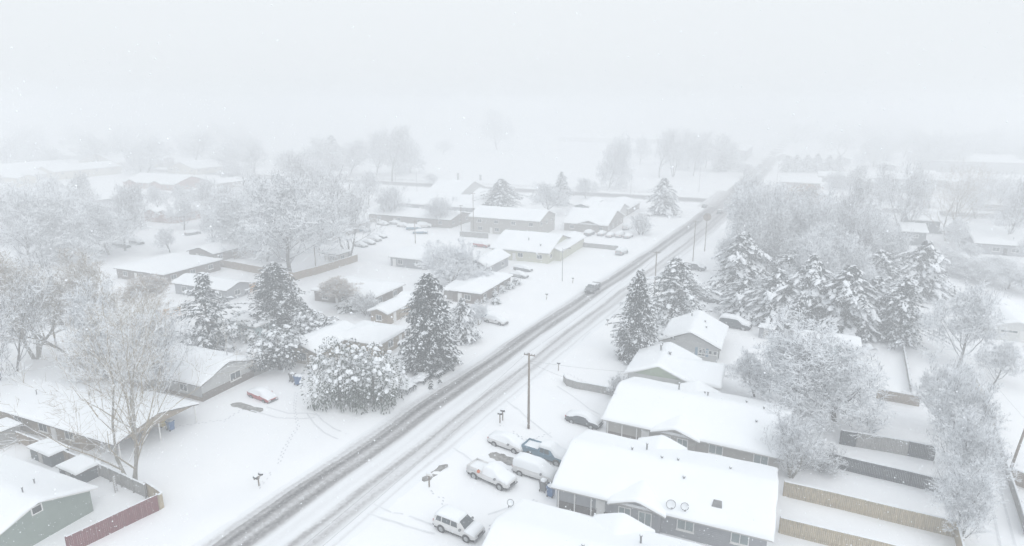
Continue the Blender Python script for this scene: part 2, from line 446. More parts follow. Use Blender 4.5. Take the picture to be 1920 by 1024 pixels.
bare_proto('open_big', 'bark_pale', 'twig_tan', thr=.15, seed=64, H=20, W=17, stems=4, mains=7, kids=(5, 5, 4), up=.34, ang=(28, 54), twig=.016, trunk=.14, prob=.6, tilt=.13, reach=(.5, .78), kid_len=(.42, .7), thick=.62)
bare_proto('willow', 'bark_pale', 'twig_tan', seed=70, H=13, W=12, stems=3, mains=9, kids=(8, 8, 6), up=.26, ang=(26, 52), twig=.015, trunk=.34, prob=.5, snowm='frost', kid_len=(.4, .62), tilt=.14)
bare_proto('brush', 'bark_pale', 'twig_brown', seed=81, H=6, W=6.5, mains=18, kids=(9, 7, 5), up=.2, ang=(34, 64), twig=.015, trunk=.56, prob=.55, snowm='frost', wander=.08, kid_len=(.42, .66), reach=(.62, .72), trunk_len=.55)
bare_proto('snow_fan', 'bark_pale', 'frost', seed=92, H=7, W=8, stems=6, mains=8, kids=(8, 7, 3), up=.24, ang=(25, 54), twig=.03, trunk=.12)
bare_proto('shrub', 'bark', 'twig_grey', seed=99, H=3, W=3.6, stems=7, mains=7, kids=(7, 6), up=.2, ang=(25, 60), twig=.018, trunk=.1)
def cproto(key, leaf, **kw):
    tk, cr = conifer(**kw); proto(key, tk, cr, 'bark', leaf, H=kw['H'], W=kw['W'])
cproto('spruce_a', 'needle', seed=5, H=14, W=8.5, prof=lambda t: (1 - t ** 1.9) ** .9 * (.72 + .28 * min(1, t * 6)) * (.9 + .1 * math.sin(t * 23)) + .03, levels=32, nb=16, sprays=10, blade=.31, snow=.5, fill=2000, padsize=.24, base=.03, lump=.6, dust=.33)
cproto('spruce_b', 'needle', seed=6, H=15, W=8.5, prof=lambda t: (1 - t ** 1.45) * (.85 + .15 * min(1, t * 6)) * (.9 + .1 * math.sin(t * 27)) + .03, levels=32, nb=15, sprays=10, blade=.31, snow=.6, fill=1800, padsize=.25, base=.02, lump=.6, dust=.5)
cproto('spruce_c', 'needle_blue', seed=7, H=11, W=8.5, prof=lambda t: (1 - t ** 2.4) ** .9 + .02, levels=22, nb=13, sprays=8, blade=.33, snow=.8, fill=1100, padsize=.36, base=.04, lump=.8, dust=.6)
cproto('pine_open', 'needle_blue', seed=8, H=12, W=10, prof=lambda t: (.95 if t < .3 else (.62 if t < .42 else (.88 if t < .62 else (.28 if t < .8 else .17)))) * (1.05 - .3 * t), levels=14, nb=11, sprays=12, blade=.34, rise=.15, droop=.28, snow=.8, fill=450, padsize=.34, base=.06, lump=.7, dust=.5)
proto('round_pine', *plume_bush(9, 8, 9, 13, 210, blade=.3, stem=.16, puff=.5, cover=.5), 'bark', 'needle', H=8, W=8.2)
cproto('laden_fir', 'needle_blue', seed=11, H=11, W=8, prof=lambda t: (1 - t ** 2.1) ** .85 * (.85 + .15 * math.sin(t * 19)) + .02, levels=19, nb=13, sprays=8, blade=.36, droop=.6, rise=.22, snow=1.0, fill=900, padsize=.47, base=.05, lump=.8, dust=.7)
proto('juniper', *plume_bush(12, 8, 9, 18, 190), 'bark', 'needle_green', H=8, W=8.4)
cproto('low_bush', 'needle_green', seed=13, H=1.6, W=2.4, prof=lambda t: math.sqrt(max(.05, 1 - t * t)), levels=6, nb=12, sprays=4, blade=.2, snow=.9, fill=200, padsize=.28, base=.1, dust=.5)
cproto('rust_bush', 'rust_leaf', seed=15, H=5, W=6, prof=rnd, levels=9, nb=10, sprays=5, blade=.3, snow=.2, fill=300, padsize=.3, base=.15)

def tree(kind, px, py, top, w, label, group=None, cat='tree', name=None, rz=None, seed=[0]):
    """foot at (px, py), tip at row `top`, crown `w` pixels wide in the survey"""
    seed[0] += 1; rng = random.Random(seed[0] * 7 + 1)
    g = on_ground(G(px, py)); H = height_from(px, py, top); W = w / px_per_m(px, py)
    tk, cr, h0, w0 = PROTO[kind]
    nm = name or NAMES[kind]
    o = thing(nm, label, cat, g, rng.random() * 6.28 if rz is None else rz, group)
    o.scale = (W / w0, W / w0, H / h0)
    for n, me in (('trunk', tk), ('crown', cr)):
        c = bpy.data.objects.new(n, me); LINK(c); c.parent = o
    return o
NAMES = dict(round_a='bare_tree', round_b='bare_tree', tall_a='bare_tree', tall_b='bare_tree', vase='bare_tree', column='bare_tree', open_big='bare_tree', willow='willow_tree', brush='pollarded_tree',
             snow_fan='bare_tree', shrub='bare_shrub', spruce_a='spruce_tree', spruce_b='spruce_tree', spruce_c='spruce_tree', pine_open='pine_tree', round_pine='pine_tree', laden_fir='fir_tree',
             juniper='juniper_bush', low_bush='evergreen_bush', rust_bush='rust_leaf_tree')
# ------------------------------------------------------------------ houses
def rounded(d, T, r=.38):
    k = min(1.0, max(0.0, d / r)); return T * math.sqrt(max(0.0, 1 - (1 - k) ** 2))

def marks(a, b, n):
    e = [0, .05, .14, .28, .5]
    L = b - a
    if L < 2: return [a + L * i / 8 for i in range(9)]
    mid = [a + .5 + (L - 1) * i / n for i in range(1, n)]
    return [a + x for x in e] + mid + [b - x for x in reversed(e)]

def snow_sheet(mb, x0, x1, y0, y1, zf, T, loc, seed, rough=.055, n=(22, 14), edge=(1, 1, 1, 1)):
    """snow blanket over a roof rectangle: rounded rim, faint drifts. edge: which rims (x0, x1, y0, y1) are free"""
    X, Y = marks(x0, x1, n[0]), marks(y0, y1, n[1]); o = []
    for y in Y:
        for x in X:
            d = min((x - x0) if edge[0] else 9, (x1 - x) if edge[1] else 9, (y - y0) if edge[2] else 9, (y1 - y) if edge[3] else 9)
            t = rounded(d, T) + (rough * 2 * noise.noise(Vector((x * .35 + seed, y * .35, seed))) if d > .1 else 0)
            sag = .11 * noise.noise(Vector((x * .8, y * .8, seed + 5))) * (1 if d < .1 else 0)
            o.append(tuple(loc(x + (sag if d < .1 else 0), y, zf(x, y) + t)))
    w = len(X)
    mb.add(o, [(j * w + i, j * w + i + 1, (j + 1) * w + i + 1, (j + 1) * w + i) for j in range(len(Y) - 1) for i in range(w - 1)])

class House:
    def __init__(s, name, label, A, B, C, eh=2.5, roof='gable', ridge='ab', pitch=.33, wall='greige', fascia='fascia', over=.5, T=.32, cat='house', group=None, rot=None, L=None, W=None, carport=0):
        pa, pb, pc = [p if isinstance(p, Vector) else G(*p, eh) for p in (A, B, C)]
        d = (pb - pa); d.z = 0
        if rot is None:
            best = max((RD, -RD, PD, -PD), key=lambda q: q.dot(d)); e1 = best.normalized()
        else: e1 = d.normalized()
        e2 = Vector((-e1.y, e1.x, 0)); dc = pc - pa
        s.sy = 1
        if e2.dot(dc) < 0: e2, s.sy = -e2, -1
        s.L = L or abs(d.dot(e1)); s.W = W or abs(e2.dot(dc))
        s.e1, s.e2, s.eh, s.pitch, s.roof, s.ridge, s.over, s.T, s.fascia, s.wallm = e1, e2, eh, pitch, roof, ridge, over, T, fascia, wall
        base = Vector((pa.x, pa.y, 0)) + e1 * s.L / 2 + e2 * s.W / 2
        s.rz = math.atan2(e1.y, e1.x)
        s.o = thing(name, label, cat, base, s.rz, group)
        s.carport = carport; s.seed = base.x * .37 + base.y * .11
        s.shell(0, s.L, 0, s.W, ridge, roof, eh, pitch, wall)
    def loc(s, a, b, z): return (a - s.L / 2, s.sy * (b - s.W / 2), z)
    def zf(s, a0, a1, b0, b1, ridge, roof, eh, pitch):
        if roof == 'flat': return lambda a, b: eh
        if roof == 'shed': return lambda a, b: eh + pitch * (b - b0)
        def f(a, b):
            da, db = min(a - a0, a1 - a), min(b - b0, b1 - b)
            if roof == 'hip':
                h = min(da, db); m = min(a1 - a0, b1 - b0) / 2
            elif ridge == 'ab': h, m = db, (b1 - b0) / 2
            else: h, m = da, (a1 - a0) / 2
            k = m - h
            return eh + pitch * (m - math.sqrt(k * k + .06) + .1)
        return f
    def shell(s, a0, a1, b0, b1, ridge='ab', roof='gable', eh=2.5, pitch=.33, wall='greige', edge=(1, 1, 1, 1), wallz=-.4):
        o = s.over; loc = s.loc; w = MB()
        zf = s.zf(a0, a1, b0, b1, ridge, roof, eh, pitch)
        A0, A1, B0, B1 = a0 + o + s.carport, a1 - o, b0 + o, b1 - o
        if s.carport:
            g = MB(); hb = (B1 - B0) / 2
            g.prism([(B0, eh - .05), (B1, eh - .05), (B1, eh + pitch * o - .04), ((B0 + B1) / 2, eh + pitch * (o + hb) - .04), (B0, eh + pitch * o - .04)], a0 + .2, a0 + .3, 0, lambda p, q, h: loc(h, p, q)); g.build('carport_gable', wall, s.o); s.carport = 0
        top = eh + pitch * o - .04 if roof in ('gable',) else eh - .02
        if roof == 'gable':
            half = (B1 - B0) / 2 if ridge == 'ab' else (A1 - A0) / 2
            pk = top + pitch * half
            if ridge == 'ab':
                poly = [(B0, wallz), (B1, wallz), (B1, top), ((B0 + B1) / 2, pk), (B0, top)]
                w.prism(poly, A0, A1, 0, lambda p, q, h: loc(h, p, q))
            else:
                poly = [(A0, wallz), (A1, wallz), (A1, top), ((A0 + A1) / 2, pk), (A0, top)]
                w.prism(poly, B0, B1, 0, lambda p, q, h: loc(p, h, q))
        elif roof == 'shed':
            poly = [(B0, wallz), (B1, wallz), (B1, eh + pitch * (B1 - b0) - .03), (B0, eh + pitch * o - .03)]
            w.prism(poly, A0, A1, 0, lambda p, q, h: loc(h, p, q))
        else:
            w.box(A0, A1, B0, B1, wallz, top, 0, loc)
        w.build('wall', wall, s.o)
        r = MB(); t = .16
        if roof == 'gable':
            if ridge == 'ab':
                m = (b0 + b1) / 2; pk = eh + pitch * (m - b0)
                poly = [(b0, eh - t), (b0, eh), (m, pk), (b1, eh), (b1, eh - t), (m, pk - t)]
                r.prism(poly, a0, a1, 0, lambda p, q, h: loc(h, p, q))
            else:
                m = (a0 + a1) / 2; pk = eh + pitch * (m - a0)
                poly = [(a0, eh - t), (a0, eh), (m, pk), (a1, eh), (a1, eh - t), (m, pk - t)]
                r.prism(poly, b0, b1, 0, lambda p, q, h: loc(p, h, q))
        elif roof == 'hip':
            m = min(a1 - a0, b1 - b0) / 2
            vs = [loc(a0, b0, eh), loc(a1, b0, eh), loc(a1, b1, eh), loc(a0, b1, eh)]
            vs += [(v[0], v[1], eh - t) for v in vs]
            if a1 - a0 > b1 - b0: R0, R1 = loc(a0 + m, (b0 + b1) / 2, eh + pitch * m), loc(a1 - m, (b0 + b1) / 2, eh + pitch * m); fs = [(0, 1, 9, 8), (1, 2, 9), (2, 3, 8, 9), (3, 0, 8)]
            else: R0, R1 = loc((a0 + a1) / 2, b0 + m, eh + pitch * m), loc((a0 + a1) / 2, b1 - m, eh + pitch * m); fs = [(0, 1, 8), (1, 2, 9, 8), (2, 3, 9), (3, 0, 8, 9)]
            r.add(vs + [R0, R1], fs + [(4, 5, 6, 7), (0, 1, 5, 4), (1, 2, 6, 5), (2, 3, 7, 6), (3, 0, 4, 7)])
        elif roof == 'shed':
            r.prism([(b0, eh - t), (b1, eh + pitch * (b1 - b0) - t), (b1, eh + pitch * (b1 - b0)), (b0, eh)], a0, a1, 0, lambda p, q, h: loc(h, p, q))
        else: r.box(a0, a1, b0, b1, eh - .2, eh, 0, loc)
        ro = r.build('roof', s.fascia, s.o)
        sn = MB(); snow_sheet(sn, a0 - .06, a1 + .06, b0 - .06, b1 + .06, lambda a, b: zf(min(a1, max(a0, a)), min(b1, max(b0, b))) - .01, s.T, loc, s.seed + a0, edge=edge)
        sn.build('snow_cover', 'roof_snow', ro, smooth=True)
        s.mainroof = getattr(s, 'mainroof', ro)
        return zf
    def wing(s, *a, **k): return s.shell(*a, **k)
    def cross(s, a, w, b0, b1, eh=2.5, pitch=.36, wall=None):
        """gable wing whose ridge crosses the main ridge"""
        return s.shell(a - w / 2, a + w / 2, b0, b1, 'ac', 'gable', eh, pitch, wall or s.wallm)
    def side(s, sd):
        o = s.over
        if sd == 'ab': return lambda t, out, z: s.loc(t, o - out, z)
        if sd == 'cd': return lambda t, out, z: s.loc(t, s.W - o + out, z)
        if sd == 'ac': return lambda t, out, z: s.loc(o - out, t, z)
        return lambda t, out, z: s.loc(s.L - o + out, t, z)
    def window(s, sd, t, z0, w, h, frame='white_paint', glass='glass', mull=1, push=0.0, T=None, shutters=None):
        P = T or s.side(sd); f = MB(); k = .09; e = push
        for x0, x1, y0, y1 in ((t - w/2, t + w/2, z0, z0 + k), (t - w/2, t + w/2, z0 + h - k, z0 + h), (t - w/2, t - w/2 + k, z0 + k, z0 + h - k), (t + w/2 - k, t + w/2, z0 + k, z0 + h - k)):
            f.box(x0, x1, -.03 + e, .07 + e, y0, y1, 0, P)
        for i in range(mull):
            x = t - w/2 + w * (i + 1) / (mull + 1); f.box(x - .035, x + .035, -.03 + e, .055 + e, z0 + k, z0 + h - k, 0, P)
        fo = f.build('window', frame, s.o)
        g = MB(); g.box(t - w/2 + .05, t + w/2 - .05, -.03 + e, .025 + e, z0 + .05, z0 + h - .05, 0, P); g.build('pane', glass, fo)
        c = MB(); c.box(t - w/2 - .05, t + w/2 + .05, .0 + e, .14 + e, z0 - .09, z0 - .002, 0, P); c.build('sill', frame, fo)
        if shutters:
            for sg in (-1, 1):
                q = MB(); x = t + sg * (w/2 + .24); q.box(x - .21, x + .21, -.02 + e, .05 + e, z0 - .02, z0 + h + .02, 0, P); q.build('shutter', shutters, s.o)
    def door(s, sd, t, w=.95, h=2.05, m='white_paint', push=0.0, name='door', T=None):
        P = T or s.side(sd); d = MB()
        d.box(t - w/2, t + w/2, -.03 + push, .05 + push, .0, h, 0, P)
        n = 4 if name == 'garage_door' else 2
        for i in range(n): d.box(t - w/2 + .1, t + w/2 - .1, .05 + push, .075 + push, .1 + (h - .1) * i / n, .02 + (h - .1) * (i + 1) / n, 0, P)
        do = d.build(name, m, s.o)
        k = MB(); x = t + w * .4 if n == 2 else t; k.box(x - .06, x + .06, .075 + push, .12 + push, .95, 1.03, 0, P); k.build('handle', 'steel', do)
    def wainscot(s, sd, t0, t1, h, m, name='brick_skirt', z0=-.3, out=.06, T=None):
        P = T or s.side(sd); q = MB(); q.box(t0, t1, -.02, out, z0, h, 0, P); q.build(name, m, s.o)
    def vent(s, a, b, h=.55, r=.09, zf=None, cap=True, m='galv'):
        zf = zf or s.zf(0, s.L, 0, s.W, s.ridge, s.roof, s.eh, s.pitch)
        z = zf(a, b) + s.T - .1; p = s.loc(a, b, z); q = MB()
        q.cyl(p, r, h, 10)
        if cap: q.cyl((p[0], p[1], p[2] + h + .004), r * 1.6, .07, 10)
        q.pad((p[0], p[1], p[2] + h + (.075 if cap else 0)), r * 1.4, r * 1.4, .14, 0, random.Random(1), 1)
        q.build('vent_pipe', [m, 'tree_snow'], s.o)
    def at(s, a, b, z=0):
        p = Vector((s.o.location.x, s.o.location.y, 0)) + s.e1 * (a - s.L / 2) + s.e2 * (b - s.W / 2); p.z = z; return p

# ------------------------------------------------------------------ vehicles (local +X forward, z=0 on the ground)
# station: x, bottom, belt, top, half width at belt, half width at top
CARS = {
 'suv': dict(st=[(-2.46, .58, .92, .98, .80, .74), (-2.42, .42, 1.05, 1.22, .92, .80), (-2.28, .36, 1.1, 1.68, .955, .73), (-1.95, .34, 1.1, 1.80, .965, .74), (-.6, .33, 1.09, 1.83, .965, .745), (.25, .33, 1.08, 1.80, .965, .74), (.55, .33, 1.08, 1.72, .965, .72), (1.22, .33, 1.09, 1.17, .965, .86), (2.0, .34, 1.02, 1.09, .945, .86), (2.36, .40, .84, .95, .88, .78), (2.46, .5, .66, .76, .76, .68)],
   wb=(-1.45, 1.47), r=.385, glass=[(-2.12, -1.5), (-1.38, -.42), (-.32, .42)], ws=(.55, 1.22), rear=(-2.42, -2.28), cab=(2, 6)),
 'sedan': dict(st=[(-2.36, .5, .78, .86, .78, .7), (-2.3, .36, .9, .97, .88, .76), (-1.75, .3, .93, 1.02, .9, .78), (-1.35, .28, .92, 1.12, .9, .72), (-.75, .27, .9, 1.40, .9, .62), (.15, .27, .9, 1.42, .9, .62), (.5, .27, .9, 1.34, .9, .63), (1.05, .28, .91, .98, .9, .78), (1.9, .3, .82, .88, .88, .76), (2.28, .36, .68, .76, .8, .68), (2.36, .44, .6, .66, .7, .6)],
   wb=(-1.38, 1.4), r=.33, glass=[(-1.2, -.5), (-.4, .35)], ws=(.5, 1.05), rear=(-1.35, -.78), cab=(4, 6)),
 'van': dict(st=[(-2.5, .55, 1.0, 1.1, .84, .78), (-2.46, .4, 1.1, 1.55, .94, .8), (-2.35, .35, 1.12, 1.82, .97, .78), (-1.8, .33, 1.12, 1.9, .98, .79), (.2, .33, 1.1, 1.9, .98, .79), (.75, .33, 1.08, 1.8, .98, .77), (1.6, .34, 1.04, 1.16, .96, .84), (2.15, .36, .9, 1.02, .92, .8), (2.42, .42, .74, .84, .84, .74), (2.5, .5, .62, .7, .74, .66)],
   wb=(-1.5, 1.55), r=.35, glass=[(-2.15, -1.2), (-1.05, -.1), (0, .7)], ws=(.75, 1.6), rear=(-2.46, -2.35), cab=(2, 5)),
 'pickup': dict(st=[(-2.86, .58, .95, 1.0, .86, .84), (-2.8, .5, 1.02, 1.06, .95, .93), (-.62, .45, 1.04, 1.08, .98, .95), (-.6, .42, 1.1, 1.72, .985, .76), (-.4, .42, 1.12, 1.86, .985, .77), (.75, .42, 1.11, 1.87, .985, .765), (1.0, .42, 1.11, 1.78, .985, .75), (1.62, .42, 1.13, 1.24, .985, .9), (2.5, .44, 1.1, 1.18, .96, .88), (2.8, .5, .92, 1.05, .9, .82), (2.88, .56, .75, .86, .82, .74)],
   wb=(-1.75, 1.85), r=.41, glass=[(-.42, .12), (.22, .85)], ws=(1.0, 1.62), rear=(-.6, -.45), cab=(3, 6), bed=(-2.78, -.66)),
}
CARMESH = {}
def car_meshes(kind, paint, cover, extra=None):
    key = (kind, paint, cover, extra)
    if key in CARMESH: return CARMESH[key]
    D = CARS[kind]; st = D['st']; out = []
    def ring(s):
        x, zb, zk, zt, w, wt = s
        half = [(w * .86, zb), (w * .97, zb + .1), (w, (zb + zk) / 2 + .04), (w * .985, zk - .04), (w * .955, zk), (wt + .03, zt - (zt - zk) * .12 - .015), (wt * .86, zt)]
        return [(x, y, z) for y, z in half] + [(x, -y, z) for y, z in reversed(half)]
    b = MB(); n = 14
    for s in st: b.v.extend(ring(s))
    for i in range(len(st) - 1):
        for k in range(n):
            b.f.append((i*n + k, i*n + (k+1) % n, (i+1)*n + (k+1) % n, (i+1)*n + k)); b.m.append(0)
    b.f.append(tuple(range(n))); b.m.append(0); b.f.append(tuple(range((len(st)-1)*n, len(st)*n))); b.m.append(0)
    if 'bed' in D:
        x0, x1 = D['bed']
        for y0, y1 in ((-.95, -.83), (.83, .95)): b.box(x0, x1, y0, y1, 1.0, 1.4)
        b.box(x0 - .04, x0 + .06, -.94, .94, .98, 1.42); b.box(x1 - .06, x1 + .03, -.9, .9, .98, 1.38)
    # arches
    for wx in D['wb']:
        for sg in (-1, 1):
            y = sg * (st[4][4] + .002); b.tube([(wx, y - .03, D['r']), (wx, y + .012 * sg, D['r'])], D['r'] * 1.2, 16, 1)
    b.box(st[1][0] + .06, st[-2][0] - .06, -st[4][4] * .9, st[4][4] * .9, st[4][1] - .1, st[4][1] + .12, 1)
    out.append(('body', b.data('body', [paint, 'black'], True, True), []))
    def at(x):
        for i in range(len(st) - 1):
            if st[i][0] <= x <= st[i+1][0]:
                t = (x - st[i][0]) / (st[i+1][0] - st[i][0]); return [st[i][j] + (st[i+1][j] - st[i][j]) * t for j in range(6)]
    if cover != 'full':
        for x0, x1 in D['glass']:
            for sg in (-1, 1):
                c = []; g = MB()
                for x, f in ((x0, .1), (x1, .1), (x1 - (.12 if (x0, x1) == D['glass'][-1] else 0), .84), (x0 + (.1 if (x0, x1) == D['glass'][0] else 0), .84)):
                    s = at(x); za, zb_ = s[2], s[3] - (s[3] - s[2]) * .12 - .015
                    c.append((x, sg * (s[4] * .955 + (s[5] + .03 - s[4] * .955) * f + .012), za + (zb_ - za) * f + .004))
                q = [(p[0], p[1] + sg * .012, p[2]) for p in c]
                g.add(c + q, [(0, 1, 2, 3), (4, 5, 6, 7), (0, 1, 5, 4), (1, 2, 6, 5), (2, 3, 7, 6), (3, 0, 4, 7)])
                out.append(('side_window', g.data('side_window', ['glass']), []))
        for nm, (xa, xb) in (('windshield', D['ws']), ('rear_window', D['rear'])):
            if cover == 'roof' and nm == 'rear_window': pass
            sa, sb = at(xa), at(xb); g = MB()
            c = [(xa, -sa[5] * .9, sa[3]), (xa, sa[5] * .9, sa[3]), (xb, sb[5] * .9, sb[3]), (xb, -sb[5] * .9, sb[3])]
            dx, dz = (xb - xa), (sb[3] - sa[3]); ln = math.hypot(dx, dz); nx, nz = -dz / ln * .02, dx / ln * .02
            lo = [(p[0] + nx * .4, p[1], p[2] + nz * .4) for p in c]; hi = [(p[0] + nx * 1.4, p[1], p[2] + nz * 1.4) for p in c]
            g.add(lo + hi, [(0, 1, 2, 3), (4, 5, 6, 7), (0, 1, 5, 4), (1, 2, 6, 5), (2, 3, 7, 6), (3, 0, 4, 7)])
            out.append((nm, g.data(nm, ['glass']), []))
    for wx in D['wb']:
        for sg in (-1, 1):
            t, r = MB(), MB(); y = sg * (st[4][4] - .07)
            t.disc_x((wx, y, D['r']), D['r'], .22, 18); r.disc_x((wx, y + sg * .115, D['r']), D['r'] * .62, .03, 12)
            for k in range(5):
                a = k * 1.2566; r.box(wx - .02, wx + .02, y + sg * .13 - .008, y + sg * .13 + .008, D['r'] - .02, D['r'] + .02)
                r.tube([(wx, y + sg * .135, D['r']), (wx + math.cos(a) * D['r'] * .58, y + sg * .135, D['r'] + math.sin(a) * D['r'] * .58)], .03, 4)
            out.append(('wheel', None, [('tyre', t.data('tyre', ['rubber'], False, True)), ('rim', r.data('rim', ['steel'], False, True))]))
    f, s2, rr = st[-2], st[-3], st[1]
    for sg in (-1, 1):
        h = MB(); h.box(f[0] - .12, f[0] + .1, sg * f[4] * .72 - .16, sg * f[4] * .72 + .16, f[2] - .16, f[2] + .02); out.append(('headlight', h.data('headlight', ['lamp_clear']), []))
        h = MB(); h.box(rr[0] - .06, rr[0] + .1, sg * rr[4] * .86 - .1, sg * rr[4] * .86 + .1, rr[2] - .22, rr[2] + .06); out.append(('tail_light', h.data('tail_light', ['lamp_red']), []))
        h = MB(); mx = D['ws'][1] - .38; mz = st[4][2] + .08; h.box(mx - .1, mx + .1, sg * (st[4][4] + .12) - .11, sg * (st[4][4] + .12) + .11, mz - .08, mz + .09); out.append(('wing_mirror', h.data('wing_mirror', [paint if paint != 'car_white' else 'car_grey']), []))
    bm_ = 'car_grey' if paint in ('car_white', 'car_silver', 'car_red', 'car_blue') else 'black'
    h = MB(); h.box(f[0] - .05, f[0] + .12, -f[4] * .95, f[4] * .95, f[1] - .06, f[1] + .14); out.append(('bumper', h.data('bumper', [bm_], False, True), []))
    h = MB(); h.box(rr[0] - .12, rr[0] + .05, -rr[4] * .95, rr[4] * .95, rr[1] - .02, rr[1] + .16); out.append(('bumper', h.data('bumper', [bm_], False, True), []))
    h = MB(); h.box(f[0] + .0, f[0] + .115, -f[4] * .5, f[4] * .5, f[1] + .16, f[2] - .04); out.append(('grille', h.data('grille', ['black']), []))
    # snow
    c0, c1 = D['cab']
    runs = {'full': [(1, len(st) - 2, .26)], 'heavy': [(1, len(st) - 2, .3)], 'roof': [(c0, c1, .17), (c1 + 1, len(st) - 2, .09)], 'none': [(c0, c1, .05)]}[cover]
    if 'bed' in D and cover != 'none': runs = [(c0, len(st) - 2, .22 if cover != 'heavy' else .3)] if cover in ('full', 'heavy') else runs
    sn = MB()
    for i0, i1, T in runs:
        ids = list(range(i0, i1 + 1)); xs = []
        fine = []
        for a, b2 in zip(ids[:-1], ids[1:]):
            m = max(1, int((st[b2][0] - st[a][0]) / .3))
            fine += [st[a][0] + (st[b2][0] - st[a][0]) * k / m for k in range(m)]
        fine.append(st[ids[-1]][0]); o = len(sn.v); cols = [-1.1, -1.05, -1.0, -.92, -.7, -.35, 0, .35, .7, .92, 1.0, 1.05, 1.1]
        smoothT = [at(x)[3] for x in fine]
        if cover in ('full', 'heavy'):
            for _ in range(2): smoothT = [max(smoothT[k], (smoothT[max(0, k-1)] + smoothT[k] + smoothT[min(len(fine)-1, k+1)]) / 3) for k in range(len(fine))]
        for k, x in enumerate(fine):
            s = at(x); e = rounded(min(x - fine[0], fine[-1] - x) + .04, T, .3)
            for q in cols:
                if abs(q) > 1.07:
                    if cover == 'full': y, z = math.copysign(s[4] * .99, q), s[2] + .03 + .05 * noise.noise(Vector((x * 2.1, q, 9)))
                    else: y, z = s[5] * q * 1.0, s[3] - .14
                elif abs(q) > 1.02: y, z = s[5] * q * 1.04, smoothT[k] - (.1 if cover in ('full', 'heavy') else .06)
                else: y, z = s[5] * q * 1.02, smoothT[k] + e * math.sqrt(max(.06, 1 - (abs(q) / 1.04) ** 4)) + .03 * noise.noise(Vector((x * 1.3, q * 2, 4 + len(kind))))
                sn.v.append((x, y, z))
        w = len(cols)
        for k in range(len(fine) - 1):
            for j in range(w - 1): sn.f.append((o + k*w + j, o + k*w + j + 1, o + (k+1)*w + j + 1, o + (k+1)*w + j)); sn.m.append(0)
        for k in (0, len(fine) - 1): sn.f.append(tuple(o + k*w + j for j in range(w))); sn.m.append(0)
    if 'bed' in D:
        x0, x1 = D['bed']; o = len(sn.v); nx, ny = 7, 6
        for i in range(nx):
            for j in range(ny):
                x = x0 + .06 + (x1 - x0 - .1) * i / (nx - 1); y = -.83 + 1.66 * j / (ny - 1)
                sn.v.append((x, y, 1.2 + .16 * (i / (nx - 1)) ** 2 + .04 * noise.noise(Vector((x * 2, y * 2, 1)))))
        for i in range(nx - 1):
            for j in range(ny - 1): sn.f.append((o + i*ny + j, o + (i+1)*ny + j, o + (i+1)*ny + j + 1, o + i*ny + j + 1)); sn.m.append(0)
    out.append(('snow_cover', sn.data('snow_cover', ['roof_snow'], True, True), []))
    CARMESH[key] = out
    return out

def car(kind, paint, cover, px, py, deg, label, name='parked_car', cat='car', group=None, scale=1.0, sink=.0):
    if cover in ('full', 'heavy'): sink += .1
    g = on_ground(G(px, py)); g.z -= sink
    o = thing(name, label, cat, g, heading(deg), group); o.scale = (scale,) * 3
    for nm, me, sub in car_meshes(kind, paint, cover):
        if me is None:
            w = bpy.data.objects.new('wheel', None); LINK(w); w.parent = o
            for sn, sm in sub:
                c = bpy.data.objects.new(sn, sm); LINK(c); c.parent = w
        else:
            c = bpy.data.objects.new(nm, me); LINK(c); c.parent = o
    return o

# ------------------------------------------------------------------ fences, poles and small things
def fence(label, pts, h, m, name='wooden_fence', board=.16, post=2.4, snow=.1, cat='fence', group=None, slats=True, wob=.015, cap=.09):
    """pts: ground points; boards, posts and a cap of snow"""
    p0 = on_ground(pts[0]); o = thing(name, label, cat, p0, 0, group); rng = random.Random(len(label))
    panel, low, high, cp = MB(), MB(), MB(), MB(); posts = []
    for a, b in zip(pts[:-1], pts[1:]):
        d = (b - a); L = d.length; d = d.normalized(); nrm = Vector((-d.y, d.x, 0)); n = max(1, int(L / board))
        T = lambda s, q, z, a=a, d=d, nrm=nrm: tuple(Vector((a.x - p0.x, a.y - p0.y, z)) + d * s + nrm * q)
        zg = lambda s: gz(a.x + d.x * s, a.y + d.y * s) - p0.z
        if slats:
            for i in range(n):
                s0, s1 = L * i / n + .006, L * (i + 1) / n - .006; z = zg((s0 + s1) / 2); j = rng.uniform(-wob, wob); k = rng.uniform(-.01, .01)
                panel.box(s0, s1, -.012 + k, .012 + k, z - .3, z + h + j, 0, T)
        m2 = max(2, int(L / 1.2))
        for i in range(m2):
            s0, s1 = L * i / m2, L * (i + 1) / m2; z0 = zg((s0 + s1) / 2)
            for rail, zz in ((low, (.25, .34)), (high, (h - .35, h - .26))): rail.box(s0, s1, .024, .07, z0 + zz[0], z0 + zz[1], 0, T)
            if snow:
                za, zb = zg(s0) + h + .012, zg(s1) + h + .012; t0, t1 = snow * rng.uniform(.6, 1.3), snow * rng.uniform(.6, 1.3); w = cap
                vs = [T(s0, -w, za), T(s0, -w * .7, za + t0), T(s0, w * .7, za + t0), T(s0, w, za), T(s1, -w, zb), T(s1, -w * .7, zb + t1), T(s1, w * .7, zb + t1), T(s1, w, zb)]
                cp.add(vs, [(0, 1, 5, 4), (1, 2, 6, 5), (2, 3, 7, 6), (0, 3, 7, 4), (0, 1, 2, 3), (4, 5, 6, 7)])
        np_ = max(1, round(L / post))
        for i in range(np_ + 1): posts.append((T, L * i / np_, zg(L * i / np_)))
    if panel.v: panel.build('board_panel', m, o)
    low.build('rail', m, o); high.build('rail', m, o)
    if cp.v: cp.build('snow_cap', 'tree_snow', o, smooth=False)
    for T, s, z in posts[:60]:
        q = MB(); q.box(s - .055, s + .055, .072, .18, z - .3, z + h + .06, 0, T)
        q.pad(T(s, .125, z + h + .07), .1, .1, .09, 0, rng, 1); q.build('post', [m, 'tree_snow'], o)
    return o

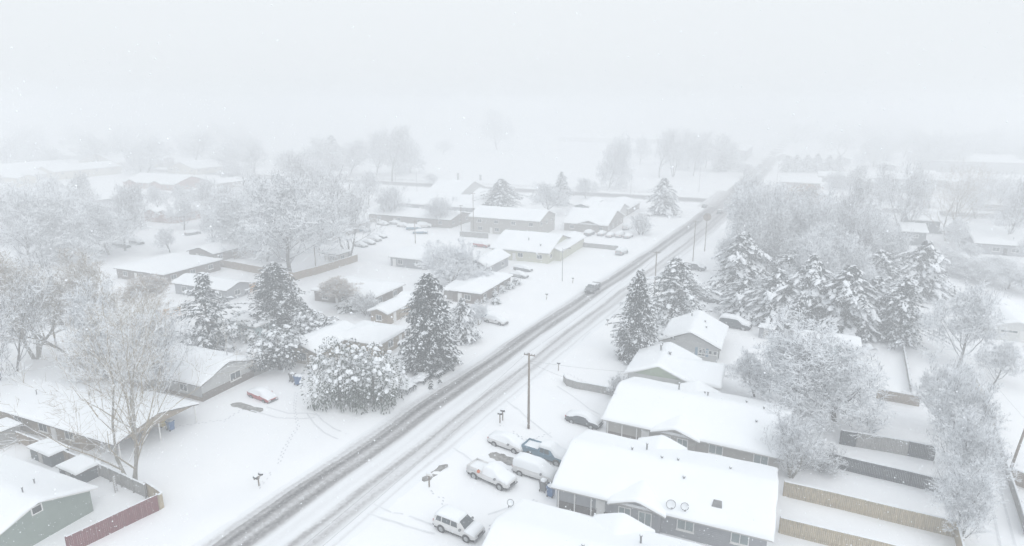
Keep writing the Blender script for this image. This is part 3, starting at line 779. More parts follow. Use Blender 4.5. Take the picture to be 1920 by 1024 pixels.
def utility_pole(px, py, top, label, arms=1, group=None, transformer=False, r=.15, name='utility_pole', lamp=False):
    g = on_ground(G(px, py)); h = height_from(px, py, top)
    o = thing(name, label, 'utility pole', g, heading(0), group)
    q = MB(); q.tube([(0, 0, -.3), (0, 0, h)], [r, r * .68], 10); q.build('pole', 'wood_pole', o, smooth=True)
    for i in range(arms):
        z = h - .35 - i * 1.1; a = MB(); a.box(.1, .2, -.75, .75, z, z + .11); ao = a.build('crossarm', 'wood_pole', o)
        for y in (-.65, -.3, .3, .65):
            n = MB(); n.cyl((.15, y, z + .122), .05, .16, 8); n.build('insulator', 'galv', ao)
    q = MB(); q.tube([(r + .02, .02, 0.1), (r * .8 + .02, .02, h * .8)], .035, 6); q.build('conduit', 'galv', o)
    if transformer:
        q = MB(); q.cyl((-.38, 0, h - 2.2), .22, .8, 14); q.cyl((-.38, 0, h - 1.396), .23, .05, 14); q.build('transformer', 'galv', o, smooth=False)
    return o, h

def street_lamp(px, py, top, label, group=None, arm=True, name='street_lamp'):
    g = on_ground(G(px, py)); h = height_from(px, py, top)
    o = thing(name, label, 'street lamp', g, heading(90), group)
    q = MB(); q.tube([(0, 0, -.2), (0, 0, h)], [.09, .055], 8); q.build('pole', 'galv', o)
    if arm:
        q = MB(); q.tube([(0, 0, h - .5), (.5, 0, h - .1), (1.5, 0, h + .1)], [.04, .035, .03], 6); q.build('arm', 'galv', o)
        q = MB(); q.box(1.4, 2.0, -.12, .12, h + .03, h + .16); q.build('lamp_head', 'galv', o)
    return o

def mailbox(px, py, label, boxes=1, double_post=False, m='black', size=1.0, deg=90, snow=True, group=None):
    g = on_ground(G(px, py)); o = thing('mailbox', label, 'mailbox', g, heading(deg), group); o.scale = (size,) * 3; rng = random.Random(px)
    ys = [0] if boxes == 1 else [-.38, .38]
    for y in (ys if double_post else [0]):
        q = MB(); q.box(-.05, .05, y - .05, y + .05, -.3, 1.05); q.build('post', 'wood_pole', o)
    if boxes > 1 and not double_post:
        q = MB(); q.tube([(0, 0, .7), (0, -.36, 1.04)], .04, 4); q.tube([(0, 0, .7), (0, .36, 1.04)], .04, 4); q.box(-.06, .06, -.6, .6, 1.052, 1.1); q.build('brace', 'wood_pole', o)
    for y in ys:
        q = MB(); prof = [(-.1, 1.11), (.1, 1.11), (.1, 1.24)] + [(.1 * math.cos(a), 1.24 + .1 * math.sin(a)) for a in (.5, 1.0, 1.57, 2.1, 2.6)] + [(-.1, 1.24)]
        q.prism(prof, -.26, .26, 0, lambda p, z, h, y=y: (h, y + p, z)); b = q.build('box', m, o)
        f = MB(); f.box(.0, .04, y + .103, y + .115, 1.2, 1.4); f.build('flag', 'lamp_red', b)
        if snow:
            s = MB(); s.pad((0, y, 1.34), .3, .15, .16, 0, rng); s.build('snow_cap', 'tree_snow', b)
    return o

def bin_(px, py, m, label, deg=0, size=1.0, name='wheelie_bin', group=None, open_snow=.2):
    g = on_ground(G(px, py)); o = thing(name, label, 'rubbish bin', g, heading(deg), group); o.scale = (size,) * 3; rng = random.Random(px)
    q = MB(); vs = [(-.24, -.24, .06), (.24, -.24, .06), (.24, .24, .06), (-.24, .24, .06), (-.32, -.3, 1.0), (.32, -.3, 1.0), (.32, .3, 1.0), (-.32, .3, 1.0)]
    q.add(vs, [(0, 1, 2, 3), (4, 5, 6, 7), (0, 1, 5, 4), (1, 2, 6, 5), (2, 3, 7, 6), (3, 0, 4, 7)]); q.box(-.3, .3, -.33, -.302, .86, .98); q.build('body', m, o)
    q = MB(); q.box(-.35, .35, -.34, .34, 1.004, 1.07); q.build('lid', m, o)
    q = MB(); q.tube([(-.3, -.38, 1.0), (.3, -.38, 1.0)], .025, 6); q.build('handle', m, o)
    for x in (-.26, .26):
        q = MB(); q.tube([(x - .03, -.27, .1), (x + .03, -.27, .1)], .1, 10); q.build('wheel', 'rubber', o)
    q = MB(); q.pad((0, 0, 1.08), .38, .36, open_snow, 0, rng); q.build('snow_cap', 'tree_snow', o, smooth=True)
    return o

def dish(p, rz, label, size=.45, group=None):
    o = thing('satellite_dish', label, 'satellite dish', p, rz, group)
    q = MB(); q.tube([(0, 0, -.3), (0, 0, .35)], .03, 6); q.build('mast', 'galv', o)
    q = MB(); n = 18
    for rr, dz in ((size, .0), (size * .66, -.06), (size * .33, -.1)):
        for i in range(n):
            a = 2 * math.pi * i / n; q.v.append((.12 + dz + .0 - rr * math.sin(a) * .35, rr * math.cos(a), .55 + rr * math.sin(a) * .9))
    q.v.append((0.0, 0, .55))
    for r in range(2):
        for i in range(n): q.f.append((r*n + i, r*n + (i+1) % n, (r+1)*n + (i+1) % n, (r+1)*n + i)); q.m.append(0)
    for i in range(n): q.f.append((2*n + i, 2*n + (i+1) % n, 3*n)); q.m.append(0)
    q.tube([q.v[i] for i in range(n)] + [q.v[0]], .028, 5, 1); q.build('reflector', ['tree_snow', 'galv'], o)
    q = MB(); q.tube([(.1, 0, .2), (.65, 0, .45)], .02, 5); q.box(.6, .72, -.05, .05, .42, .54); q.build('feed_arm', 'galv', o)
    return o

def hedge(label, pts, h, w, group=None):
    """a clipped hedge: needles all over a low wall of twigs, snow along the top"""
    p0 = on_ground(pts[0]); rng = random.Random(len(label)); q = MB(); core = MB()
    for a, b in zip(pts[:-1], pts[1:]):
        L = (b - a).length; d = (b - a).normalized(); s = Vector((-d.y, d.x, 0)); o = Vector((a.x - p0.x, a.y - p0.y, 0))
        for k in range(int(L * 130)):
            t, u, z = rng.random() * L, rng.uniform(-1, 1) * w / 2, rng.random() * h
            if rng.random() < .8: u = math.copysign(w / 2, u)
            leafy(q, o + d * t + s * u + Vector((0, 0, z)), s * u + Vector((rng.gauss(0, .3), rng.gauss(0, .3), .2)), .16 * rng.uniform(.7, 1.4), .05, rng, 0, .2)
        n = int(L / .3)
        for i in range(n): 
            c = o + d * (i + .5) * L / n + s * rng.gauss(0, w * .08); q.pad((c.x, c.y, h), .34, w * .62, .2 * rng.uniform(.8, 1.3), math.atan2(d.y, d.x), rng, 1)
    ob = q.build('clipped_hedge', ['needle', 'tree_snow'], recalc=False, loc=p0)
    return tag(ob, label, 'hedge', group)

def strip(name, pts, w, m, lift=.012, kind='structure', label=None, jag=0.0, seg=1.0):
    """a band laid on the snow along pts"""
    P = []
    for a, b in zip(pts[:-1], pts[1:]):
        n = max(1, int((b - a).length / seg)); P += [a.lerp(b, i / n) for i in range(n)]
    P.append(pts[-1]); q = MB(); rng = random.Random(len(P))
    for i, p in enumerate(P):
        d = (P[min(i + 1, len(P) - 1)] - P[max(i - 1, 0)]).normalized(); s = Vector((-d.y, d.x, 0))
        ww = w * (1 if not jag else (rng.uniform(1 - jag, 1 + jag) * (1 if 0 < i < len(P) - 1 else .35)))
        for k in (-1, 1):
            e = p + s * ww / 2 * k; q.v.append((e.x, e.y, gz(e.x, e.y) + lift))
        if i: q.f.append((2*i - 2, 2*i - 1, 2*i + 1, 2*i)); q.m.append(0)
    o = q.build(name, m); o['kind'] = kind
    if label: o['label'] = label
    return o
# ------------------------------------------------------------------ world, sun, camera
sc = bpy.context.scene
wd = bpy.data.worlds.new('World'); sc.world = wd; wd.use_nodes = True
nt = wd.node_tree; N = nt.nodes.new; L = nt.links.new
SUN_EL, SUN_AZ = math.radians(38), math.radians(150)
sky = N('ShaderNodeTexSky'); sky.sky_type = 'NISHITA'; sky.sun_disc = False; sky.sun_elevation = SUN_EL; sky.sun_rotation = SUN_AZ; sky.dust_density = 4; sky.air_density = 1.4
hs = N('ShaderNodeHueSaturation'); hs.inputs['Saturation'].default_value = .25; L(sky.outputs[0], hs.inputs['Color'])
k1 = N('ShaderNodeMix'); k1.data_type = 'RGBA'; k1.blend_type = 'MIX'; k1.inputs[0].default_value = .94      # a closed deck of snow cloud over the clear sky
L(hs.outputs[0], k1.inputs[6])
tc = N('ShaderNodeTexCoord'); sz = N('ShaderNodeSeparateXYZ'); L(tc.outputs['Generated'], sz.inputs[0])
cr = N('ShaderNodeValToRGB'); cr.color_ramp.elements[0].position = .0; cr.color_ramp.elements[1].position = 1.0     # an overcast dome is brighter overhead than at the horizon
cr.color_ramp.elements[0].color = (.762, .80, .832, 1); cr.color_ramp.elements[1].color = (.96, 1.0, 1.035, 1)
L(sz.outputs['Z'], cr.inputs[0])
vm = N('ShaderNodeVectorMath'); vm.operation = 'SCALE'; vm.inputs['Scale'].default_value = 10.6; L(cr.outputs[0], vm.inputs[0]); L(vm.outputs[0], k1.inputs[7])
bg = nt.nodes['Background']; L(k1.outputs[2], bg.inputs['Color']); bg.inputs['Strength'].default_value = .1
sl = bpy.data.lights.new('sun', 'SUN'); sl.energy = 1.2; sl.angle = math.radians(60); sl.color = (1, .97, .93)
so = bpy.data.objects.new('sun', sl); LINK(so); so.rotation_euler = (math.pi / 2 - SUN_EL, 0, math.pi - SUN_AZ); so.location = (0, 0, 80)
cd = bpy.data.cameras.new('camera'); cam = bpy.data.objects.new('camera', cd); LINK(cam)
cam.location = (0, 0, CAM_H); cam.rotation_euler = (math.pi / 2 - PITCH, 0, 0); cd.sensor_width = 36; cd.lens = 36 * FPX / 1920; cd.clip_start = .1; cd.clip_end = 9000
sc.camera = cam
sc.view_settings.view_transform = 'Standard'; sc.view_settings.look = 'None'; sc.view_settings.exposure = .08; sc.view_settings.gamma = 1
sc.cycles.volume_bounces = 3; sc.cycles.max_bounces = 8; sc.cycles.diffuse_bounces = 3; sc.cycles.glossy_bounces = 2; sc.cycles.transparent_max_bounces = 8
sc.cycles.use_denoising = True
try: sc.cycles.denoiser = 'OPENIMAGEDENOISE'; sc.cycles.denoising_prefilter = 'ACCURATE'
except Exception: pass

# ------------------------------------------------------------------ ground, streets, air
q = MB(); xs = []; 
def axis(a, fine, far):
    o = []; x = 0.0; st = fine
    while x < far:
        o.append(x)
        if x > a and x < 390: st = min(st * 1.1, 3.4)
        elif x >= 390: st *= 1.14
        x += st
    return o + [far]
ax = axis(110, 1.6, 2300); X = [-x for x in reversed(ax[1:])] + ax
ay = axis(170, 1.6, 2300); Y = [-60, -40, -20, -10] + ay
for y in Y:
    for x in X: q.v.append((x, y, gz(x, y) if y < 700 and abs(x) < 700 else 0))
w = len(X)
for j in range(len(Y) - 1):
    for i in range(w - 1): q.f.append((j*w + i, j*w + i + 1, (j+1)*w + i + 1, (j+1)*w + i)); q.m.append(0)
tag(q.build('ground', 'snow', smooth=True, recalc=False), 'deep fresh snow over yards, lawns and fields', kind='structure')

def road_mat(name, lanes, edge, broad=None, slush=(.36, .355, .36), wet=(.125, .122, .125)):
    """lanes: list of (offset, half width, depth) wheel tracks worn through the snow; U = metres across, V = along"""
    m, nt, b = new_mat(name); N = nt.nodes.new; L = nt.links.new
    uv = N('ShaderNodeUVMap'); sx = N('ShaderNodeSeparateXYZ'); L(uv.outputs[0], sx.inputs[0])
    mp = N('ShaderNodeMapping'); mp.inputs['Scale'].default_value = (.9, .06, 1); L(uv.outputs[0], mp.inputs['Vector'])
    n1 = N('ShaderNodeTexNoise'); n1.inputs['Scale'].default_value = 1; n1.inputs['Detail'].default_value = 5; L(mp.outputs[0], n1.inputs['Vector'])
    n2 = N('ShaderNodeTexNoise'); n2.inputs['Scale'].default_value = 2.2; n2.inputs['Detail'].default_value = 6; n2.inputs['Roughness'].default_value = .7; L(uv.outputs[0], n2.inputs['Vector'])
    def math_(op, a, b_=None, c=None):
        n = N('ShaderNodeMath'); n.operation = op
        for i, x in enumerate((a, b_, c)):
            if x is None: continue
            if isinstance(x, (int, float)): n.inputs[i].default_value = x
            else: L(x, n.inputs[i])
        return n.outputs[0]
    n3 = N('ShaderNodeTexNoise'); n3.inputs['Scale'].default_value = .045; n3.inputs['Detail'].default_value = 2; L(uv.outputs[0], n3.inputs['Vector'])
    u = math_('MULTIPLY_ADD', math_('SUBTRACT', n1.outputs['Fac'], .5), 1.3, sx.outputs['X'])
    u = math_('MULTIPLY_ADD', math_('SUBTRACT', n3.outputs['Fac'], .5), 1.2, u)
    u = math_('MULTIPLY_ADD', math_('SUBTRACT', n2.outputs['Fac'], .5), .35, u)
    tot = None
    for off, hw, dep in lanes:
        d = math_('DIVIDE', math_('SUBTRACT', u, off), hw); g = math_('MULTIPLY', math_('POWER', 2.718, math_('MULTIPLY', math_('MULTIPLY', d, d), -1)), dep)
        tot = g if tot is None else math_('ADD', tot, g)
    if broad:      # slush spreads over the whole width towards the junction
        hw, dep, v0, v1 = broad
        mr = N('ShaderNodeMapRange'); mr.interpolation_type = 'SMOOTHSTEP'; L(sx.outputs['Y'], mr.inputs['Value'])
        mr.inputs['From Min'].default_value = v0; mr.inputs['From Max'].default_value = v1
        d = math_('DIVIDE', u, hw); g = math_('MULTIPLY', math_('POWER', 2.718, math_('MULTIPLY', math_('MULTIPLY', d, d), -1)), dep)
        tot = math_('ADD', tot, math_('MULTIPLY', g, mr.outputs[0]))
    j = math_('MULTIPLY_ADD', math_('SUBTRACT', n2.outputs['Fac'], .5), 1.9, 1.0)
    j2 = math_('MULTIPLY_ADD', math_('SUBTRACT', n1.outputs['Fac'], .5), .8, 1.0)
    tot = math_('MULTIPLY', math_('MULTIPLY', tot, j), j2)
    rp = N('ShaderNodeValToRGB'); e = rp.color_ramp.elements
    e[0].position = 0; e[0].color = (.84, .865, .895, 1); e[1].position = 1; e[1].color = (*wet, 1)
    x = rp.color_ramp.elements.new(.5); x.color = (*slush, 1); x = rp.color_ramp.elements.new(.18); x.color = (.66, .67, .69, 1)
    L(tot, rp.inputs[0]); L(rp.outputs[0], b.inputs['Base Color']); b.inputs['Roughness'].default_value = .8; setin(b, 'Specular IOR Level', .25)
    bp = N('ShaderNodeBump'); bp.inputs['Strength'].default_value = .5; bp.inputs['Distance'].default_value = .05; L(n2.outputs['Fac'], bp.inputs['Height']); L(bp.outputs[0], b.inputs['Normal'])
    return m

def road_band(name, pts, half, m, lift, label, nu=12):
    q = MB(); uvs = []; s = 0
    for i, p in enumerate(pts):
        d = (pts[min(i+1, len(pts)-1)] - pts[max(i-1, 0)]).normalized(); n = Vector((d.y, -d.x, 0))
        if i: s += (p - pts[i-1]).length
        for k in range(nu + 1):
            t = -half + 2 * half * k / nu; e = p + n * t; q.v.append((e.x, e.y, gz(e.x, e.y) + lift)); uvs.append((t, s))
    w = nu + 1
    for i in range(len(pts) - 1):
        for k in range(nu): q.f.append((i*w + k, i*w + k + 1, (i+1)*w + k + 1, (i+1)*w + k)); q.m.append(0)
    o = q.build(name, m, smooth=True, recalc=False); lay = o.data.uv_layers.new(name='UVMap')
    for l in o.data.loops: lay.data[l.index].uv = uvs[l.vertex_index]
    return tag(o, label, kind='structure')
main_m = road_mat('snowy_road', [(-3.85, .58, .72), (-1.95, .58, .62), (-5.3, .3, .12), (-2.9, 1.4, .28), (-4.9, .8, .16), (1.95, .52, .40), (3.75, .55, .25), (2.8, 1.5, .15), (0, .6, .08), (-4.6, .16, .3), (5.3, .25, .14)], 7, broad=(7.5, .55, 200, 312))
road_band('road', [UV(road_u(v), v) for v in [x * 3.0 for x in range(-12, 115)] + [x * 10.0 for x in range(35, 90)]], 6.4, main_m, .02, 'snowy two lane street with dark wheel tracks')
cross_m = road_mat('snowy_cross_street', [(-3.4, .7, .4), (-1.6, .7, .4), (1.6, .7, .4), (3.4, .7, .4), (0, 6.5, 1.0)], 6)
road_band('cross_street', [UV(u, CROSS_V) for u in range(-420, 420, 6)], 8.0, cross_m, .07, 'wide snowy cross street with grey slush')


junction_m = road_mat('snowy_junction', [(0, 9, .68), (-3, 1, .25), (2.6, 1, .25), (6, 1, .15)], 8)
ju = road_u(CROSS_V)
road_band('junction', [UV(road_u(v) + .6, v) for v in range(271, 330, 3)], 10.5, junction_m, .10, 'wide trampled slush of the road junction')
# ------------------------------------------------------------------ houses, right of the road
def a_at(h, px, py, z):
    p = G(px, py, z) - h.at(0, 0, z); return p.dot(h.e1), p.dot(h.e2)

# the three look-alike duplexes
def duplex(label, A, B, C, wall, gpx, skirt, vents, rot=None, W=None, L=None):
    h = House('duplex_house', label, A, B, C, 2.5, 'gable', 'ab', .3, wall, 'fascia', W=W, L=L, rot=rot)
    ga, gb = a_at(h, *gpx)
    h.cross(ga, 5.6, -.45, h.W + .45, 2.5, .36, wall)
    P = lambda t, out, z: h.loc(t, .05 - out, z)
    h.window('ab', ga + 1.15, .75, 1.25, 1.5, T=P, glass='glass_pale'); h.window('ab', ga - .85, .75, 1.3, 1.5, T=P, glass='glass_pale')
    h.window('ab', ga - 4.6, 1.0, 1.6, 1.25, glass='glass_pale'); h.window('ab', ga - 9.5, 1.0, 1.6, 1.25, glass='glass_pale')
    h.wainscot('ab', ga + 2.9, h.L - .6, .85, skirt, 'brick_skirt')
    for i in range(3):
        q = MB(); t = h.L - .7 - i * (h.L - ga - 3.6) / 3; q.box(t - .06, t + .06, .06, .16, -.2, 2.42, 0, h.side('ab')); q.build('porch_post', 'white_paint', h.o)
    h.door('ab', ga + 3.7)
    h.window('ac', h.W * .35, .9, 1.4, 1.1); h.door('ac', h.W * .7)
    for sd in ('bd',): h.door(sd, h.W * .3, 2.6, 2.1, 'white_paint', 0, 'garage_door'); h.window(sd, h.W * .72, .9, 1.4, 1.2)
    for a, b, hh in vents: h.vent(a, b, hh)
    return h, ga
R2, ga2 = duplex('grey duplex with two satellite dishes on its long snowy roof', (1450, 1015), (1035, 910), (1475, 885), 'blue_grey', (1200, 925, 3.3), 'dark_brick', [(13.2, 8.6, .75), (14.5, 7.2, .3), (11.2, 6.4, .25), (9.6, 6.8, .25), (4.5, 7.8, .2), (8.6, 4.4, .2)])
R3, ga3 = duplex('taupe duplex with white porch posts behind the dish roofed duplex', (1470, 862), (1128, 786), (1500, 768), 'greige', (1273, 794, 3.3), 'brown_brick', [(13.6, 9.2, .9), (9.8, 8.4, .55), (10.4, 9.9, .3), (5.2, 9.0, .25), (3.5, 4.4, .25), (3.0, 7.0, .25)], rot=1)
fl = G(979, 939, 2.5)
R1, ga1 = duplex('duplex in the bottom foreground showing only its snowy back roof', fl - RD * 12.6 + PD * 21.3, fl - RD * 12.6, fl + PD * 21.3, 'blue_grey', (1120, 1085, 3.3), 'dark_brick', [(8.9, 9.2, .8), (13.0, 5.8, .3), (6.6, 4.2, .3)], W=12.6, L=21.3)
def roof_pt(h, a, b, up=.32): 
    z = h.zf(0, h.L, 0, h.W, 'ab', 'gable', h.eh, h.pitch)(a, b) + up; return h.at(a, b, z)
def roof_px(h, px, py, up=.3):
    """where the sight line of the survey meets the snow on a roof"""
    z = 4.0
    for _ in range(12):
        a, b = a_at(h, px, py, z); z = h.zf(0, h.L, 0, h.W, h.ridge, h.roof, h.eh, h.pitch)(min(h.L, max(0, a)), min(h.W, max(0, b))) + up
    return G(px, py, z)
dish(roof_px(R2, 1257, 954), heading(160), 'wider satellite dish on the grey duplex roof, snow in its bowl', .44, 'satellite dishes')
dish(roof_px(R2, 1283, 958), heading(165), 'smaller satellite dish on the grey duplex roof, nearer the skylight', .36, 'satellite dishes')
dish(roof_px(R1, 958, 951, .3), heading(175), 'lone satellite dish on the bottom duplex roof edge', .32, 'satellite dishes')
p = roof_px(R2, 1345, 944, .3) - R2.o.location; c, s_ = math.cos(-R2.rz), math.sin(-R2.rz); q = MB()
lx, ly = p.x * c - p.y * s_, p.x * s_ + p.y * c
q.add([(lx - .5, ly - .5, p.z - .2), (lx + .5, ly - .5, p.z - .2), (lx + .5, ly + .5, p.z - .2), (lx - .5, ly + .5, p.z - .2), (lx - .38, ly - .38, p.z + .12), (lx + .38, ly - .38, p.z + .12), (lx + .38, ly + .38, p.z + .12), (lx - .38, ly + .38, p.z + .12), (lx, ly, p.z + .34)], [(0, 1, 5, 4), (1, 2, 6, 5), (2, 3, 7, 6), (3, 0, 4, 7), (4, 5, 8), (5, 6, 8), (6, 7, 8), (7, 4, 8)])
q.build('skylight', 'galv', R2.o)

# mint gabled house with a white base
R4 = House('gabled_house', 'white based house with a pale green gable and round roof vents', (1298, 722), (1172, 697), (1331, 677), 2.5, 'gable', 'ac', .42, 'white_siding', 'fascia_white')
q = MB(); hw = R4.L / 2 - .52
q.prism([(-hw, 2.72), (hw, 2.72), (0, 2.72 + .42 * hw)], -.05, .0, 0, lambda x, z, y: R4.loc(R4.L / 2 + x, R4.over + y - .004, z)); q.build('gable_panel', 'mint', R4.o)
R4.window('ab', R4.L * .68, 1.45, 2.2, .5, mull=3); R4.window('ab', R4.L * .30, .9, 1.1, 1.2); R4.window('ac', R4.W * .5, .9, 1.3, 1.2); R4.door('cd', R4.L * .5); R4.window('bd', R4.W * .4, .9, 1.6, 1.2)
R4.vent(R4.L * .58, R4.W * .62, .9, .12); R4.vent(R4.L * .42, R4.W * .5, .45, .16); R4.vent(R4.L * .6, R4.W * .85, .5, .08)
ra, rb = a_at(R4, 1352, 730, 2.4)
R4.shell(ra, R4.L * .42, R4.W * .06, R4.W * .92, 'ab', 'gable', 2.4, .36, 'white_siding')
# pale house with blue shutters
R5 = House('gabled_house', 'pale grey house with blue shutters and a row of porch windows', (1352, 656), (1240, 630), (1371, 614), 2.5, 'gable', 'ac', .46, 'pale_grey', 'fascia_dark')
R5.window('ab', R5.L * .30, .8, 1.2, 1.35, shutters='shutter_blue'); 
for i in range(4): R5.window('ab', R5.L * .055 + .35 + i * .75, 1.25, .62, .7, mull=0)
R5.door('ac', 2.2, m='black'); R5.window('ac', 5.5, .9, 1.4, 1.2); R5.window('bd', 5, .9, 1.4, 1.2); R5.door('cd', 4)
R5.vent(R5.L * .6, R5.W * .75, .5, .1); R5.vent(R5.L * .3, R5.W * .4, .3, .1); R5.vent(R5.L * .35, R5.W * .6, .3, .1)
# small blue shed house
R6 = House('small_outbuilding', 'small pale blue outbuilding with snowy roof beside the frosted grove', (1500, 640), (1438, 612), (1528, 612), 2.6, 'gable', 'ac', .3, 'aqua', 'fascia_white', L=5.5, W=9)
R6.window('ab', 2.6, .9, 1.2, 1.0); R6.door('bd', 2.4); R6.window('ac', 4, .9, 1.2, 1)
R7 = House('white_garage', 'white garage with a slit window and door at the far right', (1962, 622), (1852, 606), (1930, 572), 2.6, 'gable', 'ac', .3, 'white_siding', 'fascia_white')
R7.window('ab', R7.L * .62, 1.5, 2.6, .55, mull=2); R7.door('ab', R7.L * .36, 1.1); R7.window('bd', 4, .9, 1.4, 1.2); R7.door('ac', 3)
R8 = House('dark_house', 'slate grey house under a wide snow roof at the right edge', (1975, 466), (1812, 444), (1990, 436), 3.0, 'gable', 'ab', .2, 'blue_grey', 'fascia_dark')
for t in (.2, .45, .7): R8.window('ab', R8.L * t, 1.0, 1.8, 1.2)
R8.door('ab', R8.L * .58, m='black'); R8.vent(8, 4)
def simple(name, label, A, B, C, eh=2.5, roof='gable', ridge='ab', pitch=.3, wall='pale_grey', fascia='fascia', wins=2, **k):
    h = House(name, label, A, B, C, eh, roof, ridge, pitch, wall, fascia, **k)
    for sd, n in (('ab', h.L), ('ac', h.W)):
        c = max(1, min(4, int(n / 5)))
        for i in range(c):
            t = h.over + (n - 2 * h.over) * (i + .5) / c
            if sd == 'ab' and i == c // 2: h.door(sd, t + 1.5)
            h.window(sd, t - .3, eh - 1.75, 1.5, 1.15)
    return h

# ------------------------------------------------------------------ houses, left of the road
L1 = House('sage_house', 'sage green house with a white rimmed gable vent', (183, 915), (5, 838), (-30, 1046), 2.5, 'gable', 'ab', .33, 'sage', 'fascia_white')
q = MB(); w_ = .62; zc = 2.5 + .33 * L1.W / 2 - .95
P = lambda t, out, z: L1.loc(.5 - out, L1.W / 2 + t, z)
for x0, x1, z0, z1 in ((-.5, .5, -.42, -.32), (-.5, .5, .32, .42), (-.5, -.4, -.32, .32), (.4, .5, -.32, .32)): q.box(x0, x1, -.03, .07, zc + z0, zc + z1, 0, P)
fo = q.build('gable_vent', 'fascia_white', L1.o); q = MB()
for i in range(5): q.box(-.4, .4, -.02, .03, zc - .31 + i * .125, zc - .23 + i * .125, 0, P)
q.build('louvre', 'black', fo)
L1.window('cd', 5, .9, 1.5, 1.2); L1.window('ab', 4, .9, 1.2, 1.1); L1.door('ab', 7); L1.vent(2.6, 5.2, .5, .06); L1.vent(4.2, 3.3, .5, .06); L1.vent(3.0, 7.6, .3, .09)
L2 = House('brick_ranch_house', 'long tan brick ranch house with an open carport at its street end', (215, 835), (-40, 757), (368, 756), 2.5, 'gable', 'ab', .24, 'tan_brick', 'fascia_dark', L=29, carport=5.5)
for t in (9, 14, 19, 24): L2.window('ab', t, .95, 1.7, 1.1)
L2.door('ab', 12); L2.vent(19.5, 3.4, .7, .06); L2.vent(12, 5.4, .4, .08)
for b in (.55, L2.W * .5, L2.W - .55):
    q = MB(); q.box(.12, .24, b - .06, b + .06, -.3, 2.44, 0, L2.loc); q.build('carport_post', 'white_paint', L2.o)
L3 = House('gabled_ranch_house', 'pale ranch house with a brown brick skirt and a double gable window', (376, 725), (215, 668), (481, 675), 2.6, 'gable', 'ab', .34, 'pale_grey', 'fascia_dark')
L3.window('ac', L3.W * .62, .95, 2.0, 1.25, mull=1); L3.wainscot('ac', .5, L3.W - .5, 1.15, 'brown_brick'); L3.wainscot('ab', .5, L3.L - .5, .6, 'fence_brown', 'wall_base')
for t in (4, 9, 14): L3.window('ab', t, 1.0, 1.5, 1.1)
L3.vent(3.2, 7.8, .8, .05); L3.vent(9, 3.5, .4, .08)
L4 = simple('flat_roofed_house', 'low flat roofed brown house with a square snow roof', (307, 516), (225, 499), (412, 486), 2.7, 'hip', 'ab', .09, 'brown_brick', 'fascia_dark')
L5 = simple('ranch_house', 'long taupe house with one low gable behind the flat roofed house', (400, 477), (352, 470), (480, 456), 2.5, 'gable', 'ac', .28, 'taupe', 'fascia_dark')
L6 = simple('grey_house', 'grey gable house with dark end wall behind the open pine', (424, 546), (322, 530), (458, 528), 2.5, 'gable', 'ab', .3, 'blue_grey', 'fascia_dark')
L24 = simple('low_house', 'low flat roofed house between the open pine and the blunt spruce', (479, 614), (432, 601), (512, 592), 2.6, 'hip', 'ab', .12, 'aqua', 'fascia')
L7 = House('hip_roofed_house', 'tan brick hip roofed house half hidden by the juniper clump', (710, 648), (606, 640), (757, 615), 2.6, 'hip', 'ab', .26, 'tan_brick', 'fascia')
wa, wb_ = a_at(L7, 608, 664, 2.5)
L7.shell(L7.L * .72, L7.L * .72 + 7.4, wb_ - .4, L7.W * .6, 'ac', 'gable', 2.5, .3, 'tan_brick')
P = lambda t, out, z: L7.loc(t, wb_ + .1 - out, z)
L7.window('ab', L7.L * .72 + 3.4, .8, 1.5, 1.2, T=P, mull=1); L7.window('ac', 4, .9, 1.5, 1.2); L7.door('ac', 7); L7.window('ac', 9.5, .9, 1.3, 1.2)
L8 = simple('hip_roofed_house', 'broad brown walled house behind the pollarded brush tree', (700, 560), (592, 540), (748, 531), 2.5, 'hip', 'ab', .2, 'brown_brick', 'fascia')
L9 = House('cottage', 'small tan gabled cottage tucked behind the tallest spruce', (727, 590), (690, 583), (772, 560), 2.5, 'gable', 'ac', .34, 'tan_brick', 'fascia')
L9.window('ab', L9.L * .5, .9, 1.3, 1.1); L9.door('ac', 3); L9.shell(0.5, L9.L - .5, L9.W * .75, L9.W * 1.35, 'ab', 'gable', 2.4, .3, 'tan_brick')
L10 = simple('hip_roofed_house', 'grey brick hip roofed house standing nearest the road, mid block', (902, 552), (860, 535), (968, 517), 2.5, 'hip', 'ac', .3, 'brown_brick', 'fascia_dark')
L10.shell(L10.L * .75, L10.L * 1.35, 1.0, L10.W * .45, 'ab', 'shed', 2.1, .05, 'taupe')
L11 = simple('garage_block', 'low grey garage block with a pale door beside the snow fan tree', (800, 489), (730, 480), (845, 466), 2.6, 'gable', 'ab', .12, 'blue_grey', 'fascia')
L12 = simple('gabled_house', 'grey gabled house with steep snow roof behind the fan shaped tree', (914, 502), (874, 494), (953, 479), 2.6, 'gable', 'ac', .5, 'blue_grey', 'fascia')
L13 = simple('pale_yellow_house', 'pale yellow ranch house with a long white roof by the road', (1030, 476), (922, 463), (1060, 447), 2.9, 'gable', 'ab', .3, 'butter', 'fascia')
L13.cross(1.5, 7, L13.W * .2, L13.W * 1.25, 2.8, .35, 'butter'); L13.vent(8, 5.5, .7, .12); L13.vent(3.6, 3, .5, .2)
L14 = simple('two_storey_building', 'two storey taupe apartment block with a plain white roof', (1012, 416), (890, 402), (1032, 401), 5.2, 'gable', 'ab', .3, 'greige', 'fascia')
for t in range(4): L14.window('ab', 3 + t * 6, .9, 1.6, 1.2)
L15 = simple('gabled_house', 'grey gabled house with a low front porch gable, nearest the parked cars', (1140, 424), (1066, 412), (1157, 403), 2.6, 'gable', 'ab', .3, 'taupe', 'fascia')
L15.cross(L15.L * .42, 8, -.3, L15.W * .6, 2.6, .34, 'taupe')
